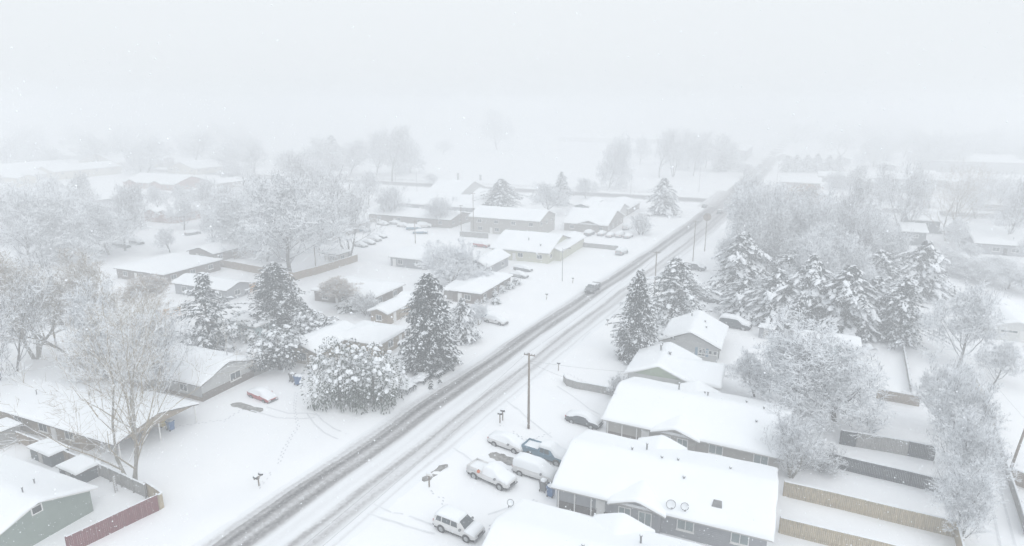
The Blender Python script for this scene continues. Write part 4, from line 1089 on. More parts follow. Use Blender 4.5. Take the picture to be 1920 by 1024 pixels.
L16 = simple('gabled_house', 'grey house with a flat faced snow roof, middle of the three stacked roofs', (1157, 405), (1103, 398), (1168, 389), 2.6, 'gable', 'ab', .3, 'pale_grey', 'fascia')
L17 = simple('gabled_house', 'rearmost wide gabled house behind the three stacked roofs', (1178, 393), (1121, 383), (1194, 378), 2.6, 'gable', 'ac', .24, 'taupe', 'fascia')
L18 = simple('gabled_house', 'small dark walled house left of the three stacked roofs', (1104, 388), (1079, 384), (1118, 374), 2.8, 'gable', 'ac', .3, 'dark_wall', 'fascia')
L19 = simple('long_apartment_block', 'long low block with brown front wall facing the snowy car park', (845, 413), (690, 400), (872, 399), 3.0, 'gable', 'ab', .2, 'taupe', 'fascia_dark')
L20 = simple('long_apartment_block', 'long low grey block behind the brown fronted block', (894, 391), (748, 377), (908, 372), 3.0, 'gable', 'ab', .22, 'blue_grey', 'fascia')
L21 = simple('gabled_house', 'pale gabled house beside the cross street behind the long blocks', (862, 366), (808, 359), (873, 350), 2.8, 'gable', 'ab', .32, 'pale_grey', 'fascia')
L21b = simple('gabled_house', 'small snow roofed house between the pale gabled house and the round pine', (905, 373), (880, 370), (916, 360), 2.8, 'gable', 'ab', .25, 'greige', 'fascia')
L22 = simple('brown_block', 'dark brown house under the twin tall frosted trees', (602, 439), (585, 425), (690, 414), 3.0, 'gable', 'ac', .22, 'taupe', 'fascia_dark', L=16)
L23 = simple('hip_roofed_shed', 'small grey shed with a hipped snow roof inside the brown fenced yard', (634, 478), (608, 473), (653, 470), 2.3, 'hip', 'ab', .25, 'greige', 'fascia_dark', wins=0)
# far left, fading into the snowfall
for lab, A, B, C, eh, ridge, wall, kind in (
    ('red brick house with a zigzag of small gables in the left distance', (325, 347), (250, 338), (357, 336), 3.0, 'ab', 'red_brick', 'brick_house'),
    ('low red walled house below the zigzag gabled brick house', (326, 405), (272, 401), (336, 392), 2.8, 'ab', 'red_brick', 'brick_house'),
    ('cream two gabled house in the left distance beyond the frosted trees', (218, 306), (176, 300), (272, 298), 5.0, 'ac', 'cream', 'cream_house'),
    ('cream walled house with a long low roof at the far left', (100, 323), (78, 319), (176, 309), 4.6, 'ac', 'cream', 'cream_house'),
    ('pale house with a wide front gable in the left distance', (365, 317), (324, 313), (400, 309), 3.6, 'ac', 'cream', 'cream_house'),
    ('snow roofed house cut by the left frame edge, behind frosted trees', (10, 333), (-60, 327), (74, 315), 3.4, 'ac', 'pale_grey', 'gabled_house'),
    ('faint grey gable house highest up in the left distance', (60, 292), (25, 290), (112, 286), 4.0, 'ac', 'blue_grey', 'gabled_house')):
    h = simple(kind, lab, A, B, C, eh, 'gable', ridge, .3, wall, 'fascia')
    if 'zigzag' in lab:
        h.cross(h.L * .32, 9, -.8, h.W * .5, 3.0, .36, wall); h.cross(h.L * .8, 9, -.8, h.W * .5, 3.0, .36, wall)
    if 'low red' in lab: h.cross(h.L * .4, 7, -.6, h.W * .6, 2.8, .4, wall)
# far flat buildings beyond the park and on the right
for lab, A, B, C, eh, wall in (
    ('long flat school like building beyond the snowy park', (1290, 262), (1040, 258), (1300, 254), 5, 'pale_grey'),
    ('dark flat roofed block behind the park trees near the junction', (1400, 283), (1310, 281), (1410, 272), 8, 'blue_grey'),
    ('long flat store building with a white roof edge at the far right', (1990, 308), (1752, 305), (2000, 290), 7, 'blue_grey'),
    ('long low flat building below the far right store building', (1990, 347), (1610, 343), (2010, 336), 3.6, 'blue_grey')):
    simple('flat_building', lab, A, B, C, eh, 'flat', 'ab', 0, wall, 'fascia')
for lab, A, B, C in (
    ('dark apartment row under snow behind the grove, left one', (1655, 404), (1585, 396), (1668, 388)),
    ('dark apartment row under snow behind the grove, right one', (1768, 416), (1700, 408), (1780, 400)),
    ('dark carport row with snowy roof behind the tall bare trees', (1742, 437), (1688, 430), (1752, 424))):
    simple('apartment_row', lab, A, B, C, 4.2, 'gable', 'ab', .22, 'dark_wall', 'fascia')

# small snow-roofed houses that fade into the snowfall
def faint_house(px, py, deg, L, W, eh, wall, label, group):
    p = G(px, py); d = RD if deg == 0 else PD; e = PD if deg == 0 else -RD
    up = Vector((0, 0, eh)); c = p + up
    h = House('distant_house', label, c - d * L / 2 - e * W / 2, c + d * L / 2 - e * W / 2, c - d * L / 2 + e * W / 2, eh, 'gable', 'ab', .34, wall, 'fascia', group=group)
    for sd, n in (('ab', h.L), ('cd', h.L)):
        for t in (.25, .7): h.window(sd, n * t, .9, 1.8, 1.2)
    h.door('ab', h.L * .5)
rr = random.Random(21)
for x, y in ((20, 268), (70, 276), (130, 272), (150, 285), (190, 270), (235, 278), (285, 285), (300, 272), (350, 280), (395, 288), (420, 275), (470, 285), (140, 298), (-10, 300), (60, 305), (430, 302), (300, 312), (455, 318), (40, 350), (120, 372), (70, 395), (190, 385), (420, 352), (380, 372)):
    faint_house(x, y, rr.choice((0, 90)), rr.uniform(13, 20), rr.uniform(9, 12), rr.choice((2.8, 3, 5)), rr.choice(('pale_grey', 'cream', 'taupe', 'blue_grey')), 'faint snow roofed house among the trees of the left distance', 'faint houses of the left distance')
for x, y in ((1470, 300), (1560, 340), (1620, 352), (1500, 352), (1580, 305), (1660, 318), (1720, 335), (1650, 372), (1500, 372), (1840, 365), (1900, 372), (1790, 352), (1880, 395), (1700, 360)):
    faint_house(x, y, rr.choice((0, 90)), rr.uniform(14, 24), rr.uniform(9, 13), rr.choice((2.8, 3.2)), rr.choice(('pale_grey', 'dark_wall', 'taupe', 'blue_grey')), 'faint snow roofed house among the trees of the right distance', 'faint houses of the right distance')
# ------------------------------------------------------------------ vehicles
car('suv', 'car_white', 'roof', 861, 998, 97, 'white sport utility car with clear dark windows parked alone in the foreground drive')
car('pickup', 'car_white', 'full', 922, 900, 103, 'white pickup truck with snowy bed and an orange ball on its bed rail', 'pickup_truck', 'pickup truck')
car('van', 'car_white', 'full', 1004, 891, 97, 'white van buried in snow between the white pickup and the house', 'parked_van', 'van')
car('pickup', 'car_blue', 'heavy', 1024, 858, 98, 'teal blue pickup truck under thick snow by the duplex roof corner', 'pickup_truck', 'pickup truck')
car('sedan', 'car_white', 'full', 953, 838, 101, 'white car in thick snow nearest the tall utility pole', scale=1.05)
car('sedan', 'car_dark', 'heavy', 1095, 795, 99, 'dark car with snow on top in front of the porch posts')
car('sedan', 'car_red', 'full', 493, 747, 100, 'red car under snow on the driveway left of the juniper clump', sink=.16)
car('pickup', 'car_grey', 'none', 1111, 546, 183, 'dark pickup truck driving down the snowy road toward the viewer', 'moving_pickup', 'pickup truck', scale=1.0)
car('van', 'car_silver', 'full', 1166, 477, 10, 'snowy van parked beside the road near the pale yellow house', 'parked_van', 'van')
car('suv', 'car_dark', 'heavy', 1378, 614, 98, 'dark sport utility car with patchy snow behind the blue shuttered house', scale=1.15)
car('suv', 'car_grey', 'full', 1332, 566, 100, 'snow mounded grey car beyond the driveway hedge right of the road')
car('pickup', 'car_dark', 'heavy', 1301, 506, 100, 'snowy dark pickup by the utility pole right of the road', 'pickup_truck', 'pickup truck')
car('sedan', 'car_grey', 'none', 1321, 389, 2, 'grey car waiting at the far junction, left lane')
car('sedan', 'car_dark', 'none', 1349, 400, 0, 'dark car near the far junction, right lane')
car('suv', 'car_blue', 'full', 911, 597, 100, 'blue grey car under snow behind the bent snowy shrub', scale=.95)
car('sedan', 'car_white', 'full', 930, 606, 100, 'white snow buried car by the bent snowy shrub')
car('sedan', 'car_grey', 'full', 981, 508, 98, 'snowy grey car beside the pale yellow house, upper of two')
car('sedan', 'car_silver', 'full', 973, 520, 98, 'snowy pale car beside the pale yellow house, lower of two')
car('suv', 'car_red', 'full', 903, 463, 95, 'dull red car under snow behind the steep grey gabled house')
lot = [(1083, 445, 'sedan', 'car_white'), (1105, 441, 'suv', 'car_grey'), (1129, 441, 'sedan', 'car_silver'), (1145, 444, 'sedan', 'car_white'), (1163, 444, 'suv', 'car_white'), (1178, 446, 'sedan', 'car_silver'), (1176, 430, 'van', 'car_white')]
for i, (x, y, k, c) in enumerate(lot):
    car(k, c, 'full', x, y, 8, 'snow buried car in the small lot beside the three stacked roofs', group='cars in the small lot beside the stacked roofs')
lot = [(676, 463, 'sedan', 'car_white', 100), (691, 458, 'sedan', 'car_silver', 100), (702, 452, 'suv', 'car_white', 100), (713, 446, 'sedan', 'car_grey', 100), (682, 436, 'suv', 'car_blue', 100), (718, 422, 'sedan', 'car_white', 100), (757, 426, 'sedan', 'car_white', 95), (776, 431, 'van', 'car_blue', 60), (796, 427, 'suv', 'car_white', 60), (788, 438, 'sedan', 'car_blue', 60), (742, 421, 'sedan', 'car_silver', 95)]
for x, y, k, c, d in lot:
    car(k, c, 'full', x, y, d, 'snow covered car in the car park before the brown fronted block', group='cars in the block car park')
lot = [(362, 440, 'sedan', 'car_grey', 15), (257, 458, 'suv', 'car_dark', 95), (232, 464, 'suv', 'car_dark', 95), (182, 473, 'sedan', 'car_grey', 95), (140, 470, 'sedan', 'car_grey', 95), (215, 459, 'sedan', 'car_grey', 95)]
for x, y, k, c, d in lot:
    car(k, c, 'full', x, y, d, 'snow topped car on the left back street beyond the tan willows', group='cars on the left back street')
for x, y, k, c in ((1707, 434, 'van', 'car_white'), (1728, 434, 'suv', 'car_white'), (1760, 437, 'suv', 'car_dark'), (1782, 440, 'van', 'car_dark')):
    car(k, c, 'full', x, y, 10, 'snow covered car in front of the dark carport row', group='cars before the dark carport row')
for x, y, k in ((1210, 405, 'sedan'), (1236, 402, 'suv'), (1262, 404, 'sedan')):
    car(k, 'car_white', 'full', x, y, 95, 'snowy car near the lone round evergreen at the junction', group='cars near the junction evergreen')
# orange ball on the pickup bed rail
g = G(897, 884, 1.55); q = MB()
import itertools
for i in range(9):
    for j in range(14):
        th, ph = math.pi * i / 8, 2 * math.pi * j / 14; rr = .19 * (1 + .06 * math.cos(7 * ph)); q.v.append((rr * math.sin(th) * math.cos(ph), rr * math.sin(th) * math.sin(ph), .2 * math.cos(th)))
for i in range(8):
    for j in range(14): q.f.append((i*14 + j, i*14 + (j+1) % 14, (i+1)*14 + (j+1) % 14, (i+1)*14 + j)); q.m.append(0)
q.tube([(0, 0, .18), (.03, 0, .27)], .035, 6, 1)
tag(q.build('orange_ball', ['orange', 'wood_pole'], smooth=True, loc=g), 'small orange ball lying on the white pickup bed', 'ball')

# ------------------------------------------------------------------ small things
bin_(1019, 920, 'bin_grey', 'grey wheelie bin with a cap of snow by the duplex corner', 97, 1.15)
bin_(1033, 930, 'bin_blue', 'blue wheelie bin beside the grey bin at the duplex corner', 97, 1.15)
bin_(549, 716, 'bin_grey', 'dark snow capped bin left of the blue bin near the juniper clump', 100, 1.2)
bin_(559, 722, 'bin_blue', 'blue snow capped bin beside the juniper clump', 100, 1.3)
bin_(321, 806, 'bin_blue', 'blue bin standing under the open carport', 100, 1.2, open_snow=.05)
bin_(305, 800, 'bin_yellow', 'yellow bin standing under the open carport', 100, 1.1, open_snow=.05)
mailbox(486, 914, 'pair of dark mailboxes on one braced post left of the road', 2, False)
mailbox(940, 793, 'pair of dark mailboxes on two posts near the tall utility pole', 2, True, size=1.15)
mailbox(1047, 696, 'single mailbox on a post by the curved grey fence', 1)
mailbox(716, 766, 'single mailbox on a thin post in front of the juniper clump', 1, size=1.15)
mailbox(805, 915, 'small mailbox with a round cap of snow beside the bare soil patch', 1, size=1.2, m='white_paint')
mailbox(1025, 562, 'far small mailbox on a post left of the moving pickup', 1)
mailbox(1074, 532, 'far small mailbox near the left street lamp post', 1)
mailbox(1139, 612, 'mailbox on the right verge below the tall roadside spruce', 1)

utility_pole(991, 805, 664, 'tall wooden utility pole in the middle of the picture beside the road', 1, transformer=False, r=.17)
utility_pole(1893, 886, 783, 'leaning dark utility pole at the right frame edge', 1, r=.16)[0].rotation_euler = (0, math.radians(7), 0)
for px, py, top, lab in ((1226, 566, 472, 'wooden utility pole rising behind the round roadside evergreen'), (1299, 491, 414, 'tall utility pole on the right verge before the grove'), (1321, 472, 402, 'utility pole with a round sign, nearest the grove'),
                         (593, 513, 460, 'utility pole beside the brown yard fence'), (779, 457, 414, 'slim utility pole in the block car park'), (888, 440, 362, 'slim utility pole by the two storey block'), (865, 437, 385, 'short utility pole left of the two storey block')):
    o, h = utility_pole(px, py, top, lab, 1, r=.14)
    if 'round sign' in lab:
        q = MB(); q.tube([(.16, 0, h - .9), (.24, 0, h - .9)], 1.1, 20); q.build('round_sign', 'fence_brown', o)
for px, py, top, lab in ((1054, 528, 466, 'slim grey lamp post on the left verge before the pale yellow house'), (1182, 371, 318, 'slim lamp post on the cross street left of the round evergreen'), (1310, 362, 305, 'slim lamp post at the junction corner before the park'), (742, 348, 300, 'slim lamp post left of the car park on the cross street'), (782, 363, 322, 'slim lamp post between the park and the long grey block'),
                         (1456, 345, 290, 'slim lamp post at the right of the far junction')):
    street_lamp(px, py, top, lab)

# ------------------------------------------------------------------ fences
Q = lambda *p: [G(x, y) for x, y in p]
fence('tan board fence between the two nearest right hand yards', Q((1468, 930), (1788, 1008)), 1.75, 'fence_tan')
fence('tan board fence running out of the bottom edge at the right', Q((1460, 1000), (1700, 1062)), 1.75, 'fence_tan')
fence('tan board fence closing the right hand yards along the alley', Q((1789, 1008), (1806, 1080)), 1.75, 'fence_tan')
fence('black slatted fence across the yard behind the taupe duplex', Q((1528, 868), (1768, 928)), 1.7, 'fence_black', post=3)
fence('pale grey weathered fence below the big frosted round tree', Q((1604, 839), (1700, 856)), 1.9, 'fence_grey')
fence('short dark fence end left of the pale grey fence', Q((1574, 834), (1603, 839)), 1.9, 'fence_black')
fence('short dark fence end right of the pale grey fence', Q((1701, 856), (1750, 866)), 1.9, 'fence_black')  # tree shade on this end is put into the colour of its boards
fence('dark reddish fence across the far right hand yard', Q((1643, 748), (1722, 764)), 1.5, 'fence_brown')
fence('pale alley fence leading away along the right edge yards', Q((1828, 727), (1842, 752), (1860, 800)), 1.5, 'fence_tan')
fence('grey lower alley fence running down to the bottom right', Q((1862, 806), (1888, 900), (1922, 1010)), 1.3, 'fence_grey')
fence('dark brown fence stub at the right frame edge', Q((1893, 905), (1950, 930)), 1.7, 'fence_brown')
fence('curved grey board fence by the white gabled house yard', Q((1056, 715), (1062, 724), (1080, 730), (1120, 737), (1166, 746)), 1.15, 'fence_grey', post=3)
fence('dark red board fence beside the sage green house', Q((130, 1040), (299, 958)), 1.8, 'fence_red', snow=.05, cap=.04)
fence('tan end panels closing the red fence corner', Q((301, 957), (308, 952), (276, 930)), 1.7, 'fence_tan')
fence('grey weathered yard fence below the big bare tree', Q((276, 934), (188, 893)), 1.6, 'fence_grey')
fence('brown yard fence between the sage house and the brick house', Q((186, 893), (60, 842), (-40, 800)), 1.5, 'fence_brown')
fence('weathered fence joining the pale ranch house and the bushy pine', Q((478, 706), (522, 688)), 1.9, 'fence_grey')
fence('brown yard fence zigzagging round the yard with the small shed', Q((412, 500), (495, 516), (552, 526), (605, 512), (671, 490)), 1.9, 'fence_brown')
fence('brown fence at the back of the small shed yard', Q((440, 486), (484, 472)), 1.9, 'fence_brown')
fence('orange cedar fence behind the open pine', Q((420, 562), (481, 545)), 1.8, 'fence_orange')
fence('orange cedar fence left of the open pine', Q((270, 606), (340, 590)), 1.8, 'fence_orange')
fence('orange cedar fence further left behind the bare willows', Q((215, 628), (272, 612)), 1.8, 'fence_orange')
fence('pale low fence below the parked car lot', Q((1075, 461), (1158, 470)), 1.3, 'fence_grey')
fence('pale fence left of the two storey block', Q((862, 444), (915, 448)), 1.7, 'fence_grey')
fence('pale yard fence right of the frosted round tree', Q((1688, 632), (1706, 736)), 1.0, 'fence_grey')
fence('rail fence along the park beyond the cross street', [UV(u, 304 + max(0, (u + 75) / 40) ** 2 * 9) for u in (-330, -280, -230, -180, -140, -115, -95, -75, -62, -52)] , 1.1, 'fence_grey', 'rail_fence', post=6, slats=False, snow=.12)
fence('cut off hedge rail at the park corner beyond the junction', [UV(u, v) for u, v in ((-8, 306), (10, 305), (60, 304), (130, 304))], 1.1, 'fence_grey', 'rail_fence', post=6, slats=False)
for px, py, h, lab in ((859, 337, 3.4, 'left stone pillar of the park entrance'), (901, 338, 2.6, 'right stone pillar of the park entrance')):
    g = on_ground(G(px, py)); q = MB(); q.box(-.6, .6, -.6, .6, -.3, h); q.box(-.75, .75, -.75, .75, h + .002, h + .25); q.pad((0, 0, h + .26), .9, .9, .35, 0, random.Random(3), 1)
    tag(q.build('stone_pillar', ['stone', 'tree_snow'], loc=g), lab, 'pillar')
# red plank on the ground near the grove edge
g = on_ground(G(1662, 634)); q = MB(); q.box(-2.0, 2.0, -.06, .06, .05, .45); q.box(-2.1, -1.9, -.5, .5, 0, .6); q.box(1.9, 2.1, -.5, .5, 0, .6); q.box(-1.9, 1.9, -.4, .4, .46, .54, 1)
o = tag(q.build('low_bench', ['lamp_red', 'tree_snow'], loc=g), 'low red bench like frame in snow at the grove edge', 'bench'); o.rotation_euler = (0, 0, heading(95))
# slatted ladder like rack against the grey fence
g = on_ground(G(218, 922)); q = MB()
for y in (-.22, .22): q.box(-.04, .04, y - .03, y + .03, 0, 1.9)
for i in range(7): q.box(-.05, .05, -.19, .19, .15 + i * .26, .22 + i * .26); q.pad((0, 0, .225 + i * .26), .08, .2, .06, 0, random.Random(i), 1)
tag(q.build('slatted_rack', ['fascia', 'tree_snow'], loc=g), 'narrow ladder like rack against the grey fence, rungs lined with snow', 'rack').rotation_euler = (0, 0, heading(60))
# sheds squeezed between the sage house and the brick house
def shed(px, py, lab, L, W, h, m, deg):
    g = on_ground(G(px, py)); o = thing('garden_shed', lab, 'shed', g, heading(deg)); q = MB(); q.box(-L/2, L/2, -W/2, W/2, -.3, h); q.build('wall', m, o)
    r = MB(); r.box(-L/2 - .2, L/2 + .2, -W/2 - .2, W/2 + .2, h + .002, h + .1); ro = r.build('roof', 'fascia_dark', o)
    s = MB(); snow_sheet(s, -L/2 - .22, L/2 + .22, -W/2 - .22, W/2 + .22, lambda a, b: h + .1, .3, lambda a, b, z: (a, b, z), px * .1, n=(6, 5)); s.build('snow_cover', 'roof_snow', ro, smooth=True)
    d = MB(); d.box(-.4, .4, -W/2 - .05, -W/2 + .01, 0, min(1.9, h - .1)); d.build('door', 'fascia', o)
shed(96, 862, 'small lean shed behind the sage house, left one', 4.2, 2.0, 1.4, 'dark_wall', 94)
shed(152, 895, 'small lean shed behind the sage house, right one', 3.4, 2.4, 1.4, 'dark_wall', 94)
shed(10, 830, 'small snow roofed shed at the left frame edge', 3.0, 2.4, 2.1, 'fence_grey', 94)
shed(1437, 633, 'small snow roofed shed beside the dark patchy car', 2.4, 2.0, 1.9, 'blue_grey', 98)

# ------------------------------------------------------------------ marks in the snow
for nm, lab, pts, w_ in (('bare_asphalt', 'dark bare asphalt patch on the left driveway', Q((434, 758), (452, 761), (470, 767), (492, 772)), 1.25), ('bare_asphalt', 'dark bare patch behind the white mailbox', Q((793, 903), (812, 890), (838, 872)), 1.1), ('bare_asphalt', 'dark bare patch between the white cars', Q((918, 852), (945, 861), (976, 873)), 1.5)):
    strip(nm, pts, w_, 'asphalt', .02, jag=.22, seg=.5)
tr = [((575, 776), (590, 796), (608, 812), (634, 826)), ((592, 776), (606, 790), (626, 804), (650, 816)), ((470, 770), (520, 784), (565, 786), (590, 784)), ((500, 764), (540, 776), (580, 776), (600, 780)), ((700, 945), (735, 962), (770, 970), (812, 985)), ((690, 962), (730, 978), (770, 990), (815, 1002)), ((1045, 725), (1075, 745), (1105, 768), (1125, 778)), ((1090, 640), (1098, 630), (1108, 622)), ((1852, 800), (1868, 870), (1880, 940), (1905, 1030)), ((1838, 800), (1850, 870), (1858, 940), (1876, 1030))]
tr += [((905, 712), (950, 752), (995, 790), (1035, 822))[1:], ((800, 800), (850, 840), (890, 870))[1:], ((1008, 940), (960, 950), (915, 965)), ((1150, 610), (1175, 640), (1190, 690))]
for t in tr: strip('tire_track', Q(*t), .22, 'packed', .026)
g = on_ground(G(489, 474)); q = MB(); q.cyl((0, 0, 0), 1.7, .75, 20, 0); q.cyl((0, 0, .752), 1.8, .09, 20, 1); q.pad((0, 0, .85), 1.75, 1.75, .22, 0, random.Random(2), 1)
tag(q.build('hot_tub', ['shutter_blue', 'tree_snow'], loc=g), 'small round tub with a snow lid in the brown fenced yard', 'tub')
# trails of footprints
rr = random.Random(4); q = MB()
for pts in (((905, 1000), (960, 960), (1010, 938)), ((486, 918), (520, 880), (560, 800), (556, 735)), ((940, 800), (985, 830), (1040, 815)), ((1300, 735), (1180, 752), (1060, 700)), ((330, 800), (420, 790), (470, 762)), ((860, 975), (830, 935), (806, 920))):
    P = Q(*pts)
    for a, b in zip(P[:-1], P[1:]):
        n = int((b - a).length / .42); d = (b - a).normalized(); sd = Vector((-d.y, d.x, 0))
        for i in range(n):
            c = a.lerp(b, i / n) + sd * ((i % 2) * .26 - .13 + rr.gauss(0, .04) + .35 * math.sin(i * .13)); o = len(q.v)
            for k in range(8):
                t = k * math.pi / 4; e = c + d * (.17 * math.cos(t)) + sd * (.08 * math.sin(t)); q.v.append((e.x, e.y, gz(e.x, e.y) + .014))
            q.f.append(tuple(range(o, o + 8))); q.m.append(0)
tag(q.build('footprints', 'trodden', recalc=False), 'trails of footprints trodden across the yards', kind='stuff')
hedge('low clipped hedge with a snow top along the road below the tallest spruce', Q((816, 712), (850, 688)), .75, .8)
hedge('low clipped hedge with a snow top between the juniper and the spruce', Q((757, 722), (784, 724), (797, 708)), .8, 1.6)
hedge('low clipped hedge with a snow top nearest the juniper clump', Q((752, 742), (772, 730)), .75, 1.7)
# ------------------------------------------------------------------ trees: kind, foot x, foot y, tip row, crown width, label
for t in [
 # evergreens near the road
 ('spruce_a', 808, 692, 512, 128, 'tallest dark spruce left of the road with broad snow flecked crown'),
 ('spruce_b', 1193, 672, 506, 100, 'tall dark spruce right of the road beside the white gabled house'),
 ('spruce_c', 1262, 598, 484, 104, 'round topped evergreen laden with snow just behind the tall right roadside spruce'),
 ('pine_open', 395, 655, 512, 142, 'open pine with a thin spire top and long snowy side limbs'),
 ('spruce_a', 523, 612, 492, 122, 'spruce behind the two bushy pines with a blunt snowy top'),
 ('round_pine', 525, 694, 610, 100, 'round bushy pine heaped with snow beside the weathered fence'),
 ('round_pine', 592, 642, 584, 80, 'snow heaped bushy pine behind the juniper clump roof'),
 ('laden_fir', 575, 625, 572, 66, 'small drooping fir between the blunt spruce and the bushy pines'),
 ('juniper', 638, 752, 634, 118, 'wide juniper clump heaped with snow, left half of the pair'),
 ('juniper', 702, 757, 648, 112, 'wide juniper clump heaped with snow, right half nearest the mailbox'),
 ('laden_fir', 868, 640, 560, 62, 'thin snowy fir half hidden by the tallest spruce'),
 ('snow_fan', 897, 610, 566, 44, 'bent white snow loaded shrub by the buried blue car', None, 'bush'),
 ('low_bush', 1245, 612, 585, 24, 'snow mounded bush left of the blue shuttered house', None, 'bush'),
 ('shrub', 1158, 745, 700, 40, 'bare shrub at the corner of the white gabled house', None, 'bush'),
 # bare trees on the left
 ('open_big', 250, 912, 540, 320, 'big open bare tree with spreading limbs in front of the brick ranch house'),
 ('vase', 300, 760, 560, 140, 'slender forked bare tree behind the big open tree'),
 ('column', 205, 750, 520, 120, 'tall slender bare tree with upright twigs behind the brick ranch house'),
 ('willow', 150, 690, 478, 230, 'large tan twigged willow left of the umbrella shaped tree'),
 ('willow', 70, 672, 470, 190, 'tan grey willow nearest the left frame edge'),
 ('willow', 225, 668, 540, 150, 'lower tan willow behind the slender bare trees'),
 ('tall_b', 18, 752, 482, 210, 'frosted tree with thick dark trunk cut by the left frame edge'),
 ('brush', 276, 612, 522, 100, 'umbrella shaped brown twigged tree on a straight trunk'),
 ('brush', 637, 581, 520, 78, 'pollarded tree with a dense brown dome of twigs'),
 ('shrub', 690, 592, 548, 62, 'bare twiggy shrub right of the pollarded brown dome', None, 'bush'),
 ('low_bush', 655, 582, 560, 46, 'snow mounded hedge bush beside the pollarded trunk', None, 'bush'),
 ('shrub', 600, 690, 664, 44, 'bare frosted shrub in front of the tan wing wall', None, 'bush'),
 ('round_b', 545, 515, 318, 214, 'very tall frosted tree with pale trunk in the middle left', ),
 ('tall_b', 655, 482, 322, 150, 'tall frosted twin trunked tree beside the car park'),
 ('round_a', 470, 470, 345, 130, 'frosted broad tree behind the tall middle left tree'),
 ('snow_fan', 845, 530, 448, 116, 'white fan shaped tree with snow coated upright stems'),
 ('snow_fan', 905, 545, 500, 50, 'small snow coated tree beside the grey brick hip roofed house'),
 ('round_b', 319, 474, 428, 50, 'small round bare tree alone on the open snow'),
 ('round_a', 165, 485, 338, 190, 'wide grey green frosted tree on the far left'),
 ('round_b', 60, 500, 350, 150, 'dense frosted tree at the far left edge above the tan willows'),
 ('tall_a', 235, 470, 345, 100, 'frosted tree in front of the red brick zigzag house'),
 ('round_b', 345, 432, 370, 64, 'frosted bare tree on the lawn by the low red house'),
 ('tall_a', 415, 425, 345, 80, 'thin frosted tree left of the very tall middle trees'),
 ('vase', 735, 415, 345, 66, 'bare fan tree at the left end of the brown fronted block'),
 ('vase', 825, 425, 366, 62, 'bare fan tree in front of the brown fronted block'),
 ('spruce_c', 940, 398, 335, 66, 'round dense evergreen between the long blocks and the two storey block'),
 ('round_b', 1030, 400, 340, 82, 'frosted round tree behind the two storey block'),
 ('spruce_c', 1052, 385, 322, 34, 'thin pointed evergreen rising out of the frosted round tree'),
 ('round_b', 1098, 372, 332, 50, 'small frosted tree behind the three stacked roofs'),
 ('laden_fir', 1242, 402, 334, 66, 'lone round evergreen at the road junction'),
 ('shrub', 1200, 440, 400, 50, 'bare frosted shrub before the junction evergreen', None, 'bush'),
 ('round_a', 1142, 354, 250, 76, 'lone bare park tree with a wide dark trunk beyond the cross street'),
 ('round_b', 932, 281, 203, 72, 'lone faint tree highest on the snowy park horizon'),
 # right grove
 ('round_a', 1565, 790, 596, 268, 'huge round snow laden bare tree above the right hand yards'),
 ('vase', 1482, 895, 768, 116, 'fan shaped bare tree between the two duplex roofs and the fences'),
 ('shrub', 1535, 880, 836, 90, 'bare snowy shrub right of the fan shaped bare tree', None, 'bush'),
 ('round_b', 1415, 745, 660, 96, 'frosted small tree against the mint gabled house'),
 ('column', 1765, 812, 660, 100, 'bare columnar alley tree, farthest of the alley row'),
 ('column', 1782, 880, 690, 112, 'bare columnar alley tree beside the grey fence end'),
 ('column', 1795, 950, 770, 112, 'bare columnar alley tree beside the black fence end'),
 ('column', 1800, 1018, 858, 96, 'bare columnar alley tree at the tan fence corner, nearest'),
 ('round_b', 1795, 690, 535, 140, 'broad frosted tree left of the white garage'),
 ('round_b', 1862, 722, 640, 90, 'smoky frosted bush tree at the head of the alley'),
 ('laden_fir', 1395, 592, 520, 96, 'drooping snow laden fir at the left front of the grove'),
 ('laden_fir', 1385, 560, 436, 120, 'tall spreading fir at the left edge of the grove'),
 ('laden_fir', 1452, 606, 505, 110, 'snow draped fir in the grove front, second from the left'),
 ('laden_fir', 1512, 612, 478, 110, 'tallest snow draped fir in the grove front'),
 ('laden_fir', 1580, 625, 498, 132, 'dense snow draped fir in the grove front above the round tree'),
 ('laden_fir', 1632, 622, 520, 104, 'snow draped fir right of centre in the grove front'),
 ('spruce_c', 1682, 640, 520, 84, 'narrow spruce at the right end of the grove front'),
 ('laden_fir', 1722, 556, 452, 104, 'spreading fir standing back at the right of the grove'),
 ('spruce_c', 1480, 560, 470, 100, 'dark evergreen inside the grove behind the draped firs'),
 ('spruce_c', 1640, 560, 470, 100, 'dark evergreen inside the grove left of the spreading fir'),
 ('rust_bush', 1506, 392, 345, 76, 'rust leaved tree fading behind the grove'),
 ('tall_b', 1690, 448, 300, 110, 'tall bare twin stemmed tree before the dark carport row'),
 ('open_big', 1775, 452, 300, 160, 'spreading tall bare tree right of the twin stemmed tree'),
 ('tall_a', 1890, 470, 330, 90, 'tall bare tree at the right edge before the slate grey house'),
]: tree(t[0], t[1], t[2], t[3], t[4], t[5], t[6] if len(t) > 6 else None, t[7] if len(t) > 7 else 'tree')
G1 = 'frosted bare trees of the grove right of the road'
